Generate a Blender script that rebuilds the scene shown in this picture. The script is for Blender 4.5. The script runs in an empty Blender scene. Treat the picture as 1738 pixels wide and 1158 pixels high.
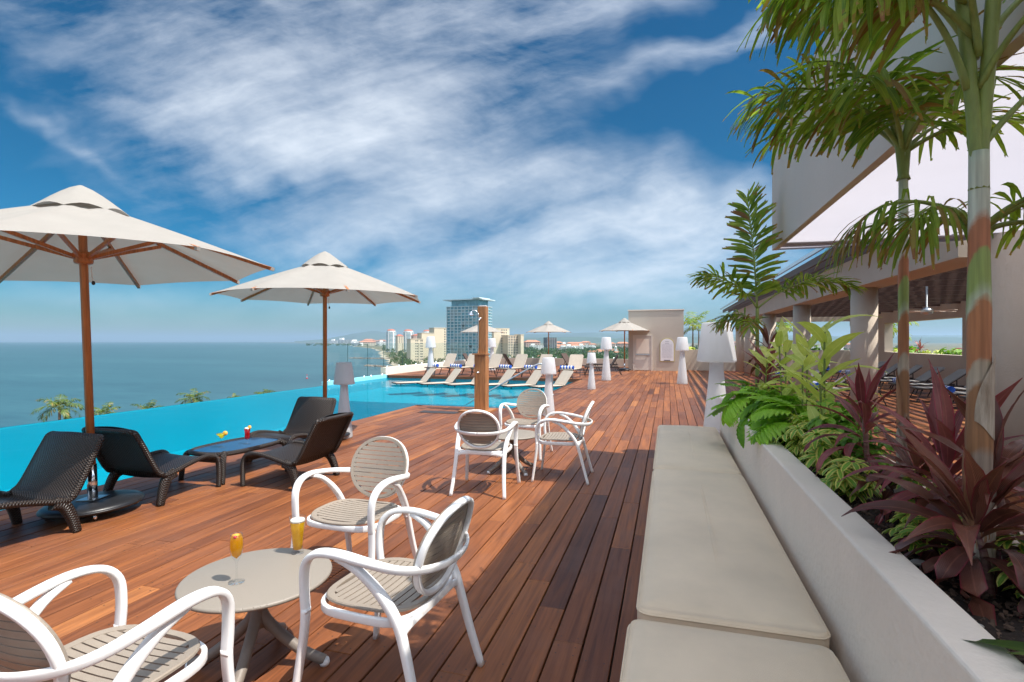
import bpy, math, random
from mathutils import Vector, Matrix
R = math.radians
random.seed(11)
sc = bpy.context.scene
col = sc.collection

# ------------------------------------------------------------------ camera, world, sun
FPX, CX, CY, EYE = 900.0, 869.0, 579.0, 1.5
YAW = math.atan(265.0 / FPX)
cam_d = bpy.data.cameras.new('camera')
cam_d.sensor_width = 36.0
cam_d.lens = FPX / 1738.0 * 36.0
cam_d.clip_start = 0.05
cam_d.clip_end = 90000.0
cam = bpy.data.objects.new('camera', cam_d)
col.objects.link(cam)
cam.location = (0, 0, EYE)
cam.rotation_euler = (R(90), 0, YAW)
sc.camera = cam
sc.render.resolution_x, sc.render.resolution_y = 1024, 682
vs = sc.view_settings
vs.view_transform = 'Standard'
vs.look = 'None'
vs.gamma = 1.0
vs.exposure = 1.12
vs.use_curve_mapping = False

SUN_EL = R(59.0)
SUN_AZ = Vector((1.0, -0.15, 0)).normalized()
SUN_DIR = Vector((SUN_AZ.x * math.cos(SUN_EL), SUN_AZ.y * math.cos(SUN_EL), math.sin(SUN_EL)))
sun_d = bpy.data.lights.new('sun', 'SUN')
sun_d.energy = 3.15
sun_d.angle = R(0.55)
sun_d.color = (1.0, 0.94, 0.85)
sun = bpy.data.objects.new('sun', sun_d)
col.objects.link(sun)
sun.rotation_euler = SUN_DIR.to_track_quat('Z', 'Y').to_euler()
sun.location = (30, 0, 60)

world = bpy.data.worlds.new('World')
sc.world = world
world.use_nodes = True
wt = world.node_tree
wt.nodes.clear()


def N(tree, kind, **kw):
    n = tree.nodes.new(kind)
    ins = kw.pop('ins', {})
    for k, v in kw.items():
        setattr(n, k, v)
    for k, v in ins.items():
        s = n.inputs[k]
        if hasattr(v, 'is_linked') or isinstance(v, bpy.types.NodeSocket):
            tree.links.new(v, s)
        else:
            s.default_value = v
    return n


def mth(tree, op, a, b=None, c=None, clamp=False):
    n = tree.nodes.new('ShaderNodeMath')
    n.operation = op
    n.use_clamp = clamp
    for i, v in enumerate((a, b, c)):
        if v is None:
            continue
        if isinstance(v, bpy.types.NodeSocket):
            tree.links.new(v, n.inputs[i])
        else:
            n.inputs[i].default_value = v
    return n.outputs[0]


def ramp(tree, fac, stops, interp='LINEAR'):
    n = tree.nodes.new('ShaderNodeValToRGB')
    n.color_ramp.interpolation = interp
    el = n.color_ramp.elements
    while len(el) < len(stops):
        el.new(0.5)
    for e, (p, c) in zip(el, stops):
        e.position = p
        e.color = c if len(c) == 4 else (*c, 1)
    tree.links.new(fac, n.inputs[0])
    return n.outputs[0]


def mixc(tree, fac, a, b, mode='MIX'):
    n = tree.nodes.new('ShaderNodeMix')
    n.data_type = 'RGBA'
    n.blend_type = mode
    for s, v in ((n.inputs['Factor'], fac), (n.inputs[6], a), (n.inputs[7], b)):
        if isinstance(v, bpy.types.NodeSocket):
            tree.links.new(v, s)
        elif s.type == 'VALUE':
            s.default_value = v
        else:
            s.default_value = (*v, 1) if len(v) == 3 else v
    return n.outputs[2]


sky = N(wt, 'ShaderNodeTexSky', sky_type='NISHITA', sun_disc=False, sun_elevation=SUN_EL,
        sun_rotation=math.atan2(SUN_AZ.x, SUN_AZ.y), altitude=20.0, air_density=1.0, dust_density=0.25, ozone_density=3.0)
# deepen the clear sky like a polarised picture, then lay cirrus over it
hs = N(wt, 'ShaderNodeHueSaturation', ins={'Hue': 0.480, 'Saturation': 2.0, 'Value': 0.235, 'Color': sky.outputs[0]})
tc = N(wt, 'ShaderNodeTexCoord')
sep = N(wt, 'ShaderNodeSeparateXYZ', ins={0: tc.outputs['Generated']})
hor = ramp(wt, sep.outputs[2], [(0.0, (0.50, 0.78, 1.05)), (0.08, (0.62, 0.92, 1.15)), (0.24, (0.55, 0.88, 1.05)), (0.60, (0.55, 0.84, 1.05))])
skyt = mixc(wt, 1.0, hs.outputs[0], hor, 'MULTIPLY')
zz = mth(wt, 'ADD', mth(wt, 'MAXIMUM', sep.outputs[2], 0.0), 0.10)
u = mth(wt, 'DIVIDE', sep.outputs[0], zz)
v = mth(wt, 'DIVIDE', sep.outputs[1], zz)
uv = N(wt, 'ShaderNodeCombineXYZ', ins={0: u, 1: v})


# cirrus: soft fans of cloud at their bearings over the bay, torn into streaks; the rest of the dome carries the same kind of cloud
rotd = N(wt, 'ShaderNodeVectorRotate', rotation_type='Z_AXIS', ins={'Vector': tc.outputs['Generated'], 'Angle': -YAW})
sp2 = N(wt, 'ShaderNodeSeparateXYZ', ins={0: rotd.outputs[0]})
fy = mth(wt, 'MAXIMUM', sp2.outputs[1], 0.08)
gn = N(wt, 'ShaderNodeCombineXYZ', ins={0: mth(wt, 'DIVIDE', sp2.outputs[0], fy), 1: mth(wt, 'DIVIDE', sp2.outputs[2], fy)})


def cirrus(vec, rot, sx, sy, scale, det, rough, dist, off):
    m = N(wt, 'ShaderNodeMapping', vector_type='TEXTURE', ins={'Vector': vec, 'Rotation': (0, 0, R(rot)), 'Scale': (1 / sx, 1 / sy, 1), 'Location': off})
    t = N(wt, 'ShaderNodeTexNoise', ins={'Vector': m.outputs[0], 'Scale': scale, 'Detail': det, 'Roughness': rough, 'Distortion': dist})
    return t.outputs[0]


# gentle warp so that the cloud edges are not ellipses
wv = N(wt, 'ShaderNodeTexNoise', ins={'Vector': gn.outputs[0], 'Scale': 2.2, 'Detail': 4.0, 'Roughness': 0.6})
wvc = N(wt, 'ShaderNodeVectorMath', operation='SUBTRACT', ins={0: wv.outputs[1], 1: (0.5, 0.5, 0.5)})
wvs = N(wt, 'ShaderNodeVectorMath', operation='SCALE', ins={0: wvc.outputs[0], 'Scale': 0.34})
gw = N(wt, 'ShaderNodeVectorMath', operation='ADD', ins={0: gn.outputs[0], 1: wvs.outputs[0]})
acc = None
for px_, py_, rx_, ry_, rot_, w_ in ((560, 70, 430, 125, 14, .80), (700, 185, 320, 85, 8, .60), (1130, 112, 330, 36, 19, .42), (430, 235, 230, 50, -16, .45), (640, 285, 330, 60, 0, .55), (1010, 410, 430, 105, -3, .66),
                                     (560, 405, 330, 60, -10, .42), (120, 40, 260, 80, 0, .42), (960, 20, 260, 60, 20, .40), (1160, 330, 240, 70, -8, .45), (120, 235, 200, 14, -28, .22), (900, 505, 480, 60, 0, .50), (300, 520, 520, 40, 0, .30), (1290, 20, 120, 26, 30, .25)):
    mp_ = N(wt, 'ShaderNodeMapping', vector_type='TEXTURE', ins={'Vector': gw.outputs[0], 'Location': ((px_ - CX) / FPX, (CY - py_) / FPX, 0), 'Rotation': (0, 0, R(rot_)), 'Scale': (rx_ / FPX, ry_ / FPX, 1)})
    ln_ = N(wt, 'ShaderNodeVectorMath', operation='DOT_PRODUCT', ins={0: mp_.outputs[0], 1: mp_.outputs[0]})
    e_ = mth(wt, 'MULTIPLY', mth(wt, 'EXPONENT', mth(wt, 'MULTIPLY', ln_.outputs['Value'], -1.15)), w_)
    acc = e_ if acc is None else mth(wt, 'ADD', acc, e_)
front = ramp(wt, sp2.outputs[1], [(0.12, (0, 0, 0)), (0.42, (1, 1, 1))])
big = cirrus(uv.outputs[0], 20, 1.0, 0.75, 0.55, 3.0, 0.5, 0.4, (3.3, 1.7, 0.0))
bigm = ramp(wt, big, [(0.30, (0.1, 0.1, 0.1)), (0.58, (1, 1, 1))])
cover = mth(wt, 'ADD', mth(wt, 'MULTIPLY', acc, front), mth(wt, 'MULTIPLY', mth(wt, 'MULTIPLY', bigm, 1.1), mth(wt, 'SUBTRACT', 1.0, front)))
gs_ = N(wt, 'ShaderNodeVectorMath', operation='ADD', ins={0: gn.outputs[0], 1: N(wt, 'ShaderNodeVectorMath', operation='SCALE', ins={0: wvc.outputs[0], 'Scale': 0.12}).outputs[0]})
streak = cirrus(gs_.outputs[0], 17, 0.42, 3.4, 2.4, 9.0, 0.62, 0.15, (1.0, 5.0, 0.0))
streak2 = cirrus(gs_.outputs[0], -8, 0.8, 2.6, 5.0, 8.0, 0.66, 0.2, (4.0, 1.0, 0.0))
soft = cirrus(gn.outputs[0], 0, 1.0, 1.6, 2.0, 7.0, 0.62, 0.2, (9.0, 1.0, 0.0))
tex = mth(wt, 'ADD', mth(wt, 'MULTIPLY', ramp(wt, streak, [(0.30, (0, 0, 0)), (0.70, (1, 1, 1))]), 0.62), mth(wt, 'MULTIPLY', ramp(wt, streak2, [(0.30, (0, 0, 0)), (0.75, (1, 1, 1))]), 0.38))
tex = mth(wt, 'ADD', mth(wt, 'MULTIPLY', tex, 0.75), mth(wt, 'MULTIPLY', ramp(wt, soft, [(0.3, (0, 0, 0)), (0.7, (1, 1, 1))]), 0.55))
fade = ramp(wt, sep.outputs[2], [(0.0, (0, 0, 0)), (0.10, (1, 1, 1))])
cl = mth(wt, 'ADD', mth(wt, 'MULTIPLY', cover, 0.60), mth(wt, 'MULTIPLY', mth(wt, 'SUBTRACT', tex, 0.62), mth(wt, 'MINIMUM', mth(wt, 'MULTIPLY', cover, 1.6), 0.92)))
cl = mth(wt, 'MULTIPLY', mth(wt, 'MAXIMUM', mth(wt, 'SUBTRACT', cl, 0.09), 0.0), 1.22)
cl = mth(wt, 'MULTIPLY', mth(wt, 'POWER', mth(wt, 'MINIMUM', cl, 1.0), 1.05), fade)
cl = mth(wt, 'MULTIPLY', mth(wt, 'MINIMUM', cl, 1.0), 0.86, clamp=True)
# ice cloud scatters forward; glow round the unseen sun is boosted to add fill
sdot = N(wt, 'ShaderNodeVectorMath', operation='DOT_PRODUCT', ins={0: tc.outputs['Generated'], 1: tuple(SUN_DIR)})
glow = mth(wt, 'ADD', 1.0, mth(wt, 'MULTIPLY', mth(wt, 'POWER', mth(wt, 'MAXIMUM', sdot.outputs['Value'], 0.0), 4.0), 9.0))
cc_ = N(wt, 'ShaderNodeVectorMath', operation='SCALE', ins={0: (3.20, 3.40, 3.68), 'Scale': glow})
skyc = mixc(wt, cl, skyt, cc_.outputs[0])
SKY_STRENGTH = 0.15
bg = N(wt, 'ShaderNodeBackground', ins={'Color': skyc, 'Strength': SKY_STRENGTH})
wo = N(wt, 'ShaderNodeOutputWorld', ins={'Surface': bg.outputs[0]})

sc.cycles.max_bounces = 8
sc.cycles.diffuse_bounces = 6
sc.cycles.glossy_bounces = 3
sc.cycles.transmission_bounces = 6
sc.cycles.transparent_max_bounces = 24
sc.cycles.volume_bounces = 0
sc.cycles.caustics_reflective = False
sc.cycles.caustics_refractive = False
sc.cycles.sample_clamp_indirect = 12.0
sc.cycles.use_denoising = True


# ------------------------------------------------------------------ placing helpers
def cam2w(r, d, z=0.0):
    return Vector((r * math.cos(YAW) - d * math.sin(YAW), r * math.sin(YAW) + d * math.cos(YAW), z))


def ground(px, py, z=0.0):
    d = FPX * (EYE - z) / (py - CY)
    return cam2w((px - CX) / FPX * d, d, z)


def at_d(px, d, z=0.0):
    return cam2w((px - CX) / FPX * d, d, z)


# ------------------------------------------------------------------ mesh builder
class MB:
    def __init__(s):
        s.v, s.f, s.m, s.s, s.uv, s.at = [], [], [], [], {}, {}

    def face(s, idx, m=0, sm=False, uv=None):
        if uv:
            s.uv[len(s.f)] = uv
        s.f.append(tuple(idx))
        s.m.append(m)
        s.s.append(sm)

    def box(s, x0, x1, y0, y1, z0, z1, m=0, rnd=None, rot=None):
        b = len(s.v)
        pts = [(x, y, z) for z in (z0, z1) for x, y in ((x0, y0), (x1, y0), (x1, y1), (x0, y1))]
        if rot is not None:
            c = Vector(((x0 + x1) / 2, (y0 + y1) / 2, (z0 + z1) / 2))
            pts = [tuple(c + rot @ (Vector(p) - c)) for p in pts]
        s.v += pts
        for q in ((0, 3, 2, 1), (4, 5, 6, 7), (0, 1, 5, 4), (1, 2, 6, 5), (2, 3, 7, 6), (3, 0, 4, 7)):
            s.face([b + i for i in q], m)
        if rnd is not None:
            for i in range(b, b + 8):
                s.at[i] = rnd
        return s

    def beam(s, a, b, w, h, m=0, up=(0, 0, 1)):
        a, b = Vector(a), Vector(b)
        t = (b - a).normalized()
        x = t.cross(Vector(up))
        if x.length < 1e-4:
            x = Vector((1, 0, 0))
        x.normalize()
        y = x.cross(t)
        k = len(s.v)
        for p in (a, b):
            for i, j in ((-1, -1), (1, -1), (1, 1), (-1, 1)):
                s.v.append(tuple(p + x * (i * w / 2) + y * (j * h / 2)))
        for q in ((3, 2, 1, 0), (4, 5, 6, 7), (0, 1, 5, 4), (1, 2, 6, 5), (2, 3, 7, 6), (3, 0, 4, 7)):
            s.face([k + i for i in q], m)
        return s

    def sweep(s, path, prof, m=0, closed=False, up=(0, 0, 1), scales=None, sm=True, caps=True, uvs=None):
        """prof: list of (x,y); x lies sideways, y along the 'up' side"""
        P = [Vector(p) for p in path]
        n, k = len(P), len(prof)
        base = len(s.v)
        up = Vector(up)
        px = None
        ln = 0.0
        L = []
        for i in range(n):
            if closed:
                t = P[(i + 1) % n] - P[(i - 1) % n]
            else:
                t = P[min(i + 1, n - 1)] - P[max(i - 1, 0)]
            t.normalize()
            if px is None:
                x = t.cross(up)
                if x.length < 1e-3:
                    x = t.cross(Vector((0, 1, 0.01)))
            else:
                x = px - t * px.dot(t)
            x.normalize()
            px = x
            y = x.cross(t)
            y.normalize()
            sc_ = scales[i] if scales else 1.0
            if not isinstance(sc_, tuple):
                sc_ = (sc_, sc_)
            for a, b in prof:
                s.v.append(tuple(P[i] + x * (a * sc_[0]) + y * (b * sc_[1])))
            if i:
                ln += (P[i] - P[i - 1]).length
            L.append(ln)
        rng = n if closed else n - 1
        for i in range(rng):
            j = (i + 1) % n
            for q in range(k):
                r = (q + 1) % k
                uv_ = None
                if uvs:
                    w = 2 * uvs
                    uv_ = [(q / k * w, L[i]), (r / k * w if r else w, L[i]), (r / k * w if r else w, L[j]), (q / k * w, L[j])]
                s.face((base + i * k + q, base + i * k + r, base + j * k + r, base + j * k + q), m, sm, uv_)
        if not closed and caps:
            s.face([base + q for q in range(k)][::-1], m)
            s.face([base + (n - 1) * k + q for q in range(k)], m)
        return s

    def tube(s, path, rad, n=8, m=0, closed=False, sm=True, caps=True, uvs=None):
        prof = [(math.cos(2 * math.pi * i / n), math.sin(2 * math.pi * i / n)) for i in range(n)]
        if not isinstance(rad, (list, tuple)):
            rad = [rad] * len(path)
        return s.sweep(path, prof, m, closed, scales=list(rad), sm=sm, caps=caps, uvs=uvs)

    def lathe(s, prof, n=24, c=(0, 0, 0), m=0, sm=True, rx=1.0, ry=1.0):
        base = len(s.v)
        for r, z in prof:
            for i in range(n):
                a = 2 * math.pi * i / n
                s.v.append((c[0] + r * rx * math.cos(a), c[1] + r * ry * math.sin(a), c[2] + z))
        for j in range(len(prof) - 1):
            for i in range(n):
                k = (i + 1) % n
                s.face((base + j * n + i, base + j * n + k, base + (j + 1) * n + k, base + (j + 1) * n + i), m, sm)
        if prof[0][0] > 1e-5:
            s.face([base + i for i in range(n)][::-1], m)
        if prof[-1][0] > 1e-5:
            s.face([base + (len(prof) - 1) * n + i for i in range(n)], m)
        return s

    def grid(s, rows, m=0, sm=True, uv=None, closed=False):
        """rows: list of lists of points"""
        base = len(s.v)
        k = len(rows[0])
        for r in rows:
            s.v += [tuple(p) for p in r]
        for i in range(len(rows) - 1):
            for j in range(k - (0 if closed else 1)):
                q = (j + 1) % k
                uv_ = None
                if uv:
                    uv_ = [uv[i][j], uv[i][j + 1], uv[i + 1][j + 1], uv[i + 1][j]]
                s.face((base + i * k + j, base + i * k + q, base + (i + 1) * k + q, base + (i + 1) * k + j), m, sm, uv_)
        return s

    def mesh(s, name, mats):
        me = bpy.data.meshes.new(name)
        me.from_pydata(s.v, [], s.f)
        if not isinstance(mats, (list, tuple)):
            mats = [mats]
        for x in mats:
            me.materials.append(x)
        me.polygons.foreach_set('material_index', s.m)
        me.polygons.foreach_set('use_smooth', s.s)
        if s.uv:
            ul = me.uv_layers.new(name='UVMap')
            for fi, cs in s.uv.items():
                p = me.polygons[fi]
                for li, c in zip(p.loop_indices, cs):
                    ul.data[li].uv = c
        if s.at:
            a = me.attributes.new('rnd', 'FLOAT', 'POINT')
            a.data.foreach_set('value', [s.at.get(i, 0.5) for i in range(len(s.v))])
        me.update()
        return me

    def build(s, name, mats, parent=None, loc=None, rz=0.0):
        o = bpy.data.objects.new(name, s.mesh(name, mats))
        col.objects.link(o)
        if parent is not None:
            o.parent = parent
        if loc is not None:
            o.location = loc
        if rz:
            o.rotation_euler = (0, 0, rz)
        return o


def bevel(o, w, seg=2):
    b = o.modifiers.new('bevel', 'BEVEL')
    b.width = w
    b.segments = seg
    b.limit_method = 'ANGLE'
    return o


def tag(o, label=None, cat=None, group=None, kind=None):
    if label:
        o['label'] = label
    if cat:
        o['category'] = cat
    if group:
        o['group'] = group
    if kind:
        o['kind'] = kind
    return o


def thing(name, label, cat, loc=(0, 0, 0), rz=0.0, group=None):
    o = bpy.data.objects.new(name, None)
    o.empty_display_size = 0.2
    col.objects.link(o)
    o.location = loc
    o.rotation_euler = (0, 0, rz)
    return tag(o, label, cat, group)


def copy_tree(o, loc=None, rz=None, label=None, parent=None):
    c = o.copy()
    col.objects.link(c)
    c.parent = parent
    if loc is not None:
        c.location = loc
    if rz is not None:
        c.rotation_euler = (0, 0, rz)
    if label:
        c['label'] = label
    for ch in list(KIDS(o)):
        copy_tree(ch, parent=c)
    return c


def KIDS(o):
    return [x for x in bpy.data.objects if x.parent == o] if len(bpy.data.objects) < 1 else list(o.children)


def inst(mesh, name, parent, loc, rot=None, scale=1.0, quat=None):
    o = bpy.data.objects.new(name, mesh)
    col.objects.link(o)
    o.parent = parent
    o.location = loc
    if quat is not None:
        o.rotation_mode = 'QUATERNION'
        o.rotation_quaternion = quat
    elif rot is not None:
        o.rotation_euler = rot
    if scale != 1.0:
        o.scale = (scale,) * 3 if not isinstance(scale, tuple) else scale
    return o


def cr(pts, n=6, closed=False):
    """catmull-rom"""
    P = [Vector(p) for p in pts]
    out = []
    L = len(P)
    rng = L if closed else L - 1
    for i in range(rng):
        if closed:
            a, b, c, d = P[(i - 1) % L], P[i], P[(i + 1) % L], P[(i + 2) % L]
        else:
            a, b, c, d = P[max(i - 1, 0)], P[i], P[i + 1], P[min(i + 2, L - 1)]
        for k in range(n):
            t = k / n
            out.append(0.5 * ((2 * b) + (c - a) * t + (2 * a - 5 * b + 4 * c - d) * t * t + (3 * b - a - 3 * c + d) * t ** 3))
    if not closed:
        out.append(P[-1])
    return out


def rrect(w, h, r=None, n=3):
    """rounded rectangle profile, full width w, height h"""
    r = r if r is not None else min(w, h) * 0.35
    out = []
    for cx, cy, a0 in ((w / 2 - r, h / 2 - r, 0), (-w / 2 + r, h / 2 - r, 90), (-w / 2 + r, -h / 2 + r, 180), (w / 2 - r, -h / 2 + r, 270)):
        for i in range(n):
            a = R(a0 + 90 * i / (n - 1))
            out.append((cx + r * math.cos(a), cy + r * math.sin(a)))
    return out


# ------------------------------------------------------------------ materials
def newmat(name):
    m = bpy.data.materials.new(name)
    m.use_nodes = True
    t = m.node_tree
    t.nodes.clear()
    out = t.nodes.new('ShaderNodeOutputMaterial')
    return m, t, out


def mat(name, c, rough=0.6, var=0.12, scale=6.0, bump=0.0, bscale=60.0, metal=0.0, spec=0.5, coat=0.0, c2=None, sheen=0.0, space='Object', transl=0.0, stretch=(1, 1, 1), emis=None, dirt=0.0):
    m, t, out = newmat(name)
    co = N(t, 'ShaderNodeTexCoord')
    src = N(t, 'ShaderNodeNewGeometry').outputs['Position'] if space == 'Position' else co.outputs[space]
    mp = N(t, 'ShaderNodeMapping', ins={'Vector': src, 'Scale': stretch})
    no = N(t, 'ShaderNodeTexNoise', ins={'Vector': mp.outputs[0], 'Scale': scale, 'Detail': 5.0, 'Roughness': 0.6})
    a = tuple(max(0, x * (1 - var)) for x in c)
    b = c2 if c2 else tuple(min(1, x * (1 + var)) for x in c)
    cc = ramp(t, no.outputs[0], [(0.32, a), (0.68, b)])
    if dirt:
        n3 = N(t, 'ShaderNodeTexNoise', ins={'Vector': src, 'Scale': scale * 0.22, 'Detail': 8.0, 'Roughness': 0.7})
        cc = mixc(t, mth(t, 'MULTIPLY', ramp(t, n3.outputs[0], [(0.5, (0, 0, 0)), (0.72, (1, 1, 1))]), dirt), cc, tuple(x * 0.62 for x in c))
    p = N(t, 'ShaderNodeBsdfPrincipled', ins={'Base Color': cc, 'Roughness': rough, 'Metallic': metal, 'Coat Weight': coat, 'Sheen Weight': sheen})
    p.inputs['Specular IOR Level'].default_value = spec
    rr = mth(t, 'ADD', mth(t, 'MULTIPLY', no.outputs[0], 0.16), rough - 0.08)
    t.links.new(rr, p.inputs['Roughness'])
    if bump:
        n2 = N(t, 'ShaderNodeTexNoise', ins={'Vector': mp.outputs[0], 'Scale': bscale, 'Detail': 4.0})
        bp = N(t, 'ShaderNodeBump', ins={'Strength': bump, 'Distance': 0.01, 'Height': n2.outputs[0]})
        t.links.new(bp.outputs[0], p.inputs['Normal'])
    sh = p.outputs[0]
    if transl:
        tr = N(t, 'ShaderNodeBsdfTranslucent', ins={'Color': cc})
        sh = N(t, 'ShaderNodeMixShader', ins={0: transl, 1: sh, 2: tr.outputs[0]}).outputs[0]
    t.links.new(sh, out.inputs[0])
    return m


def leafmat(name, c1, c2, edge=None, tip=None, rough=0.42, transl=0.32, varieg=None):
    """leaf: uv.x across (0..1), uv.y along (0..1)"""
    m, t, out = newmat(name)
    co = N(t, 'ShaderNodeTexCoord')
    oi = N(t, 'ShaderNodeObjectInfo')
    ge = N(t, 'ShaderNodeNewGeometry')
    sp = N(t, 'ShaderNodeSeparateXYZ', ins={0: co.outputs['UV']})
    no = N(t, 'ShaderNodeTexNoise', ins={'Vector': ge.outputs['Position'], 'Scale': 7.0, 'Detail': 4.0, 'Roughness': 0.65})
    f = mth(t, 'ADD', mth(t, 'MULTIPLY', no.outputs[0], 0.7), mth(t, 'MULTIPLY', oi.outputs['Random'], 0.35))
    cc = ramp(t, f, [(0.3, c1), (0.75, c2)])
    rib = mth(t, 'ABSOLUTE', mth(t, 'SUBTRACT', sp.outputs[0], 0.5))
    ribm = ramp(t, rib, [(0.0, (1, 1, 1)), (0.06, (0, 0, 0))])
    cc = mixc(t, mth(t, 'MULTIPLY', ribm, 0.35), cc, tuple(min(1, x * 1.8 + 0.02) for x in c2))
    if edge:
        em = ramp(t, mth(t, 'ADD', rib, mth(t, 'MULTIPLY', mth(t, 'SUBTRACT', no.outputs[0], 0.5), 0.10)), [(0.40, (0, 0, 0)), (0.475, (1, 1, 1))])
        cc = mixc(t, em, cc, edge)
    if varieg:
        em = ramp(t, mth(t, 'ADD', rib, mth(t, 'MULTIPLY', mth(t, 'SUBTRACT', no.outputs[0], 0.5), 0.9)), [(0.24, (0, 0, 0)), (0.30, (1, 1, 1))])
        cc = mixc(t, em, cc, varieg)
    if tip:
        n2 = N(t, 'ShaderNodeTexNoise', ins={'Vector': ge.outputs['Position'], 'Scale': 16.0, 'Detail': 3.0})
        tm = ramp(t, mth(t, 'ADD', sp.outputs[1], mth(t, 'MULTIPLY', mth(t, 'SUBTRACT', n2.outputs[0], 0.5), 0.9)), [(0.93, (0, 0, 0)), (1.0, (0.8, 0.8, 0.8))])
        cc = mixc(t, tm, cc, tip)
    wv = mth(t, 'SINE', mth(t, 'MULTIPLY', mth(t, 'ADD', rib, mth(t, 'MULTIPLY', sp.outputs[1], 0.6)), 90.0))
    bp = N(t, 'ShaderNodeBump', ins={'Strength': 0.25, 'Distance': 0.002, 'Height': wv})
    p = N(t, 'ShaderNodeBsdfPrincipled', ins={'Base Color': cc, 'Roughness': rough, 'Normal': bp.outputs[0]})
    p.inputs['Specular IOR Level'].default_value = 0.45
    tcol = mixc(t, 0.5, cc, (0.5, 0.6, 0.1), 'SOFT_LIGHT')
    tr = N(t, 'ShaderNodeBsdfTranslucent', ins={'Color': tcol})
    sh = N(t, 'ShaderNodeMixShader', ins={0: transl, 1: p.outputs[0], 2: tr.outputs[0]})
    t.links.new(sh.outputs[0], out.inputs[0])
    return m


def glassmat(name, tint=(0.9, 0.97, 0.96), refl=1.0, rough=0.02, opacity=0.0, ocol=(0.5, 0.7, 0.7), ior=1.45):
    m, t, out = newmat(name)
    tr = N(t, 'ShaderNodeBsdfTransparent', ins={'Color': (*tint, 1)})
    gl = N(t, 'ShaderNodeBsdfGlossy', ins={'Roughness': rough})
    fr = N(t, 'ShaderNodeLayerWeight', ins={'Blend': 0.5})
    f5 = mth(t, 'POWER', fr.outputs['Facing'], 4.0)
    f = mth(t, 'MULTIPLY', mth(t, 'ADD', mth(t, 'MULTIPLY', f5, 0.85), 0.04), refl, clamp=True)
    sh = N(t, 'ShaderNodeMixShader', ins={0: f, 1: tr.outputs[0], 2: gl.outputs[0]})
    if opacity:
        df = N(t, 'ShaderNodeBsdfDiffuse', ins={'Color': (*ocol, 1)})
        sh = N(t, 'ShaderNodeMixShader', ins={0: opacity, 1: sh.outputs[0], 2: df.outputs[0]})
    t.links.new(sh.outputs[0], out.inputs[0])
    return m


def wood_deck():
    m, t, out = newmat('deck_hardwood')
    at = N(t, 'ShaderNodeAttribute', attribute_name='rnd')
    ge = N(t, 'ShaderNodeNewGeometry')
    off = N(t, 'ShaderNodeCombineXYZ', ins={0: mth(t, 'MULTIPLY', at.outputs['Fac'], 53.0), 1: mth(t, 'MULTIPLY', at.outputs['Fac'], 31.0), 2: 0.0})
    ps = N(t, 'ShaderNodeVectorMath', operation='ADD', ins={0: ge.outputs['Position'], 1: off.outputs[0]})
    mp = N(t, 'ShaderNodeMapping', ins={'Vector': ps.outputs[0], 'Scale': (34.0, 1.3, 34.0)})
    g1 = N(t, 'ShaderNodeTexNoise', ins={'Vector': mp.outputs[0], 'Scale': 1.0, 'Detail': 7.0, 'Roughness': 0.62, 'Distortion': 0.7})
    mp2 = N(t, 'ShaderNodeMapping', ins={'Vector': ps.outputs[0], 'Scale': (7.0, 0.7, 7.0)})
    g2 = N(t, 'ShaderNodeTexNoise', ins={'Vector': mp2.outputs[0], 'Scale': 1.0, 'Detail': 4.0, 'Roughness': 0.6, 'Distortion': 1.4})
    base = ramp(t, at.outputs['Fac'], [(0.0, (0.095, 0.034, 0.017)), (0.22, (0.145, 0.050, 0.022)), (0.5, (0.225, 0.078, 0.029)), (0.78, (0.31, 0.113, 0.038)), (1.0, (0.44, 0.185, 0.062))])
    gr = ramp(t, g1.outputs[0], [(0.28, (0.55, 0.5, 0.48)), (0.5, (0.95, 0.95, 0.95)), (0.72, (1.3, 1.28, 1.2))])
    cc = mixc(t, 1.0, base, gr, 'MULTIPLY')
    gr2 = ramp(t, g2.outputs[0], [(0.3, (0.72, 0.68, 0.68)), (0.55, (1, 1, 1)), (0.75, (1.28, 1.25, 1.1))])
    cc = mixc(t, 0.85, cc, gr2, 'MULTIPLY')
    # grey worn patches and small stains
    g3 = N(t, 'ShaderNodeTexNoise', ins={'Vector': ge.outputs['Position'], 'Scale': 1.1, 'Detail': 6.0, 'Roughness': 0.7})
    wn = mth(t, 'MULTIPLY', ramp(t, g3.outputs[0], [(0.48, (0, 0, 0)), (0.72, (1, 1, 1))]), 0.35)
    cc = mixc(t, wn, cc, (0.20, 0.105, 0.075))
    rg = mth(t, 'ADD', mth(t, 'MULTIPLY', g2.outputs[0], 0.25), 0.36)
    bp = N(t, 'ShaderNodeBump', ins={'Strength': 0.35, 'Distance': 0.003, 'Height': g1.outputs[0]})
    p = N(t, 'ShaderNodeBsdfPrincipled', ins={'Base Color': cc, 'Roughness': rg, 'Normal': bp.outputs[0]})
    p.inputs['Specular IOR Level'].default_value = 0.35
    t.links.new(p.outputs[0], out.inputs[0])
    return m


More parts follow.
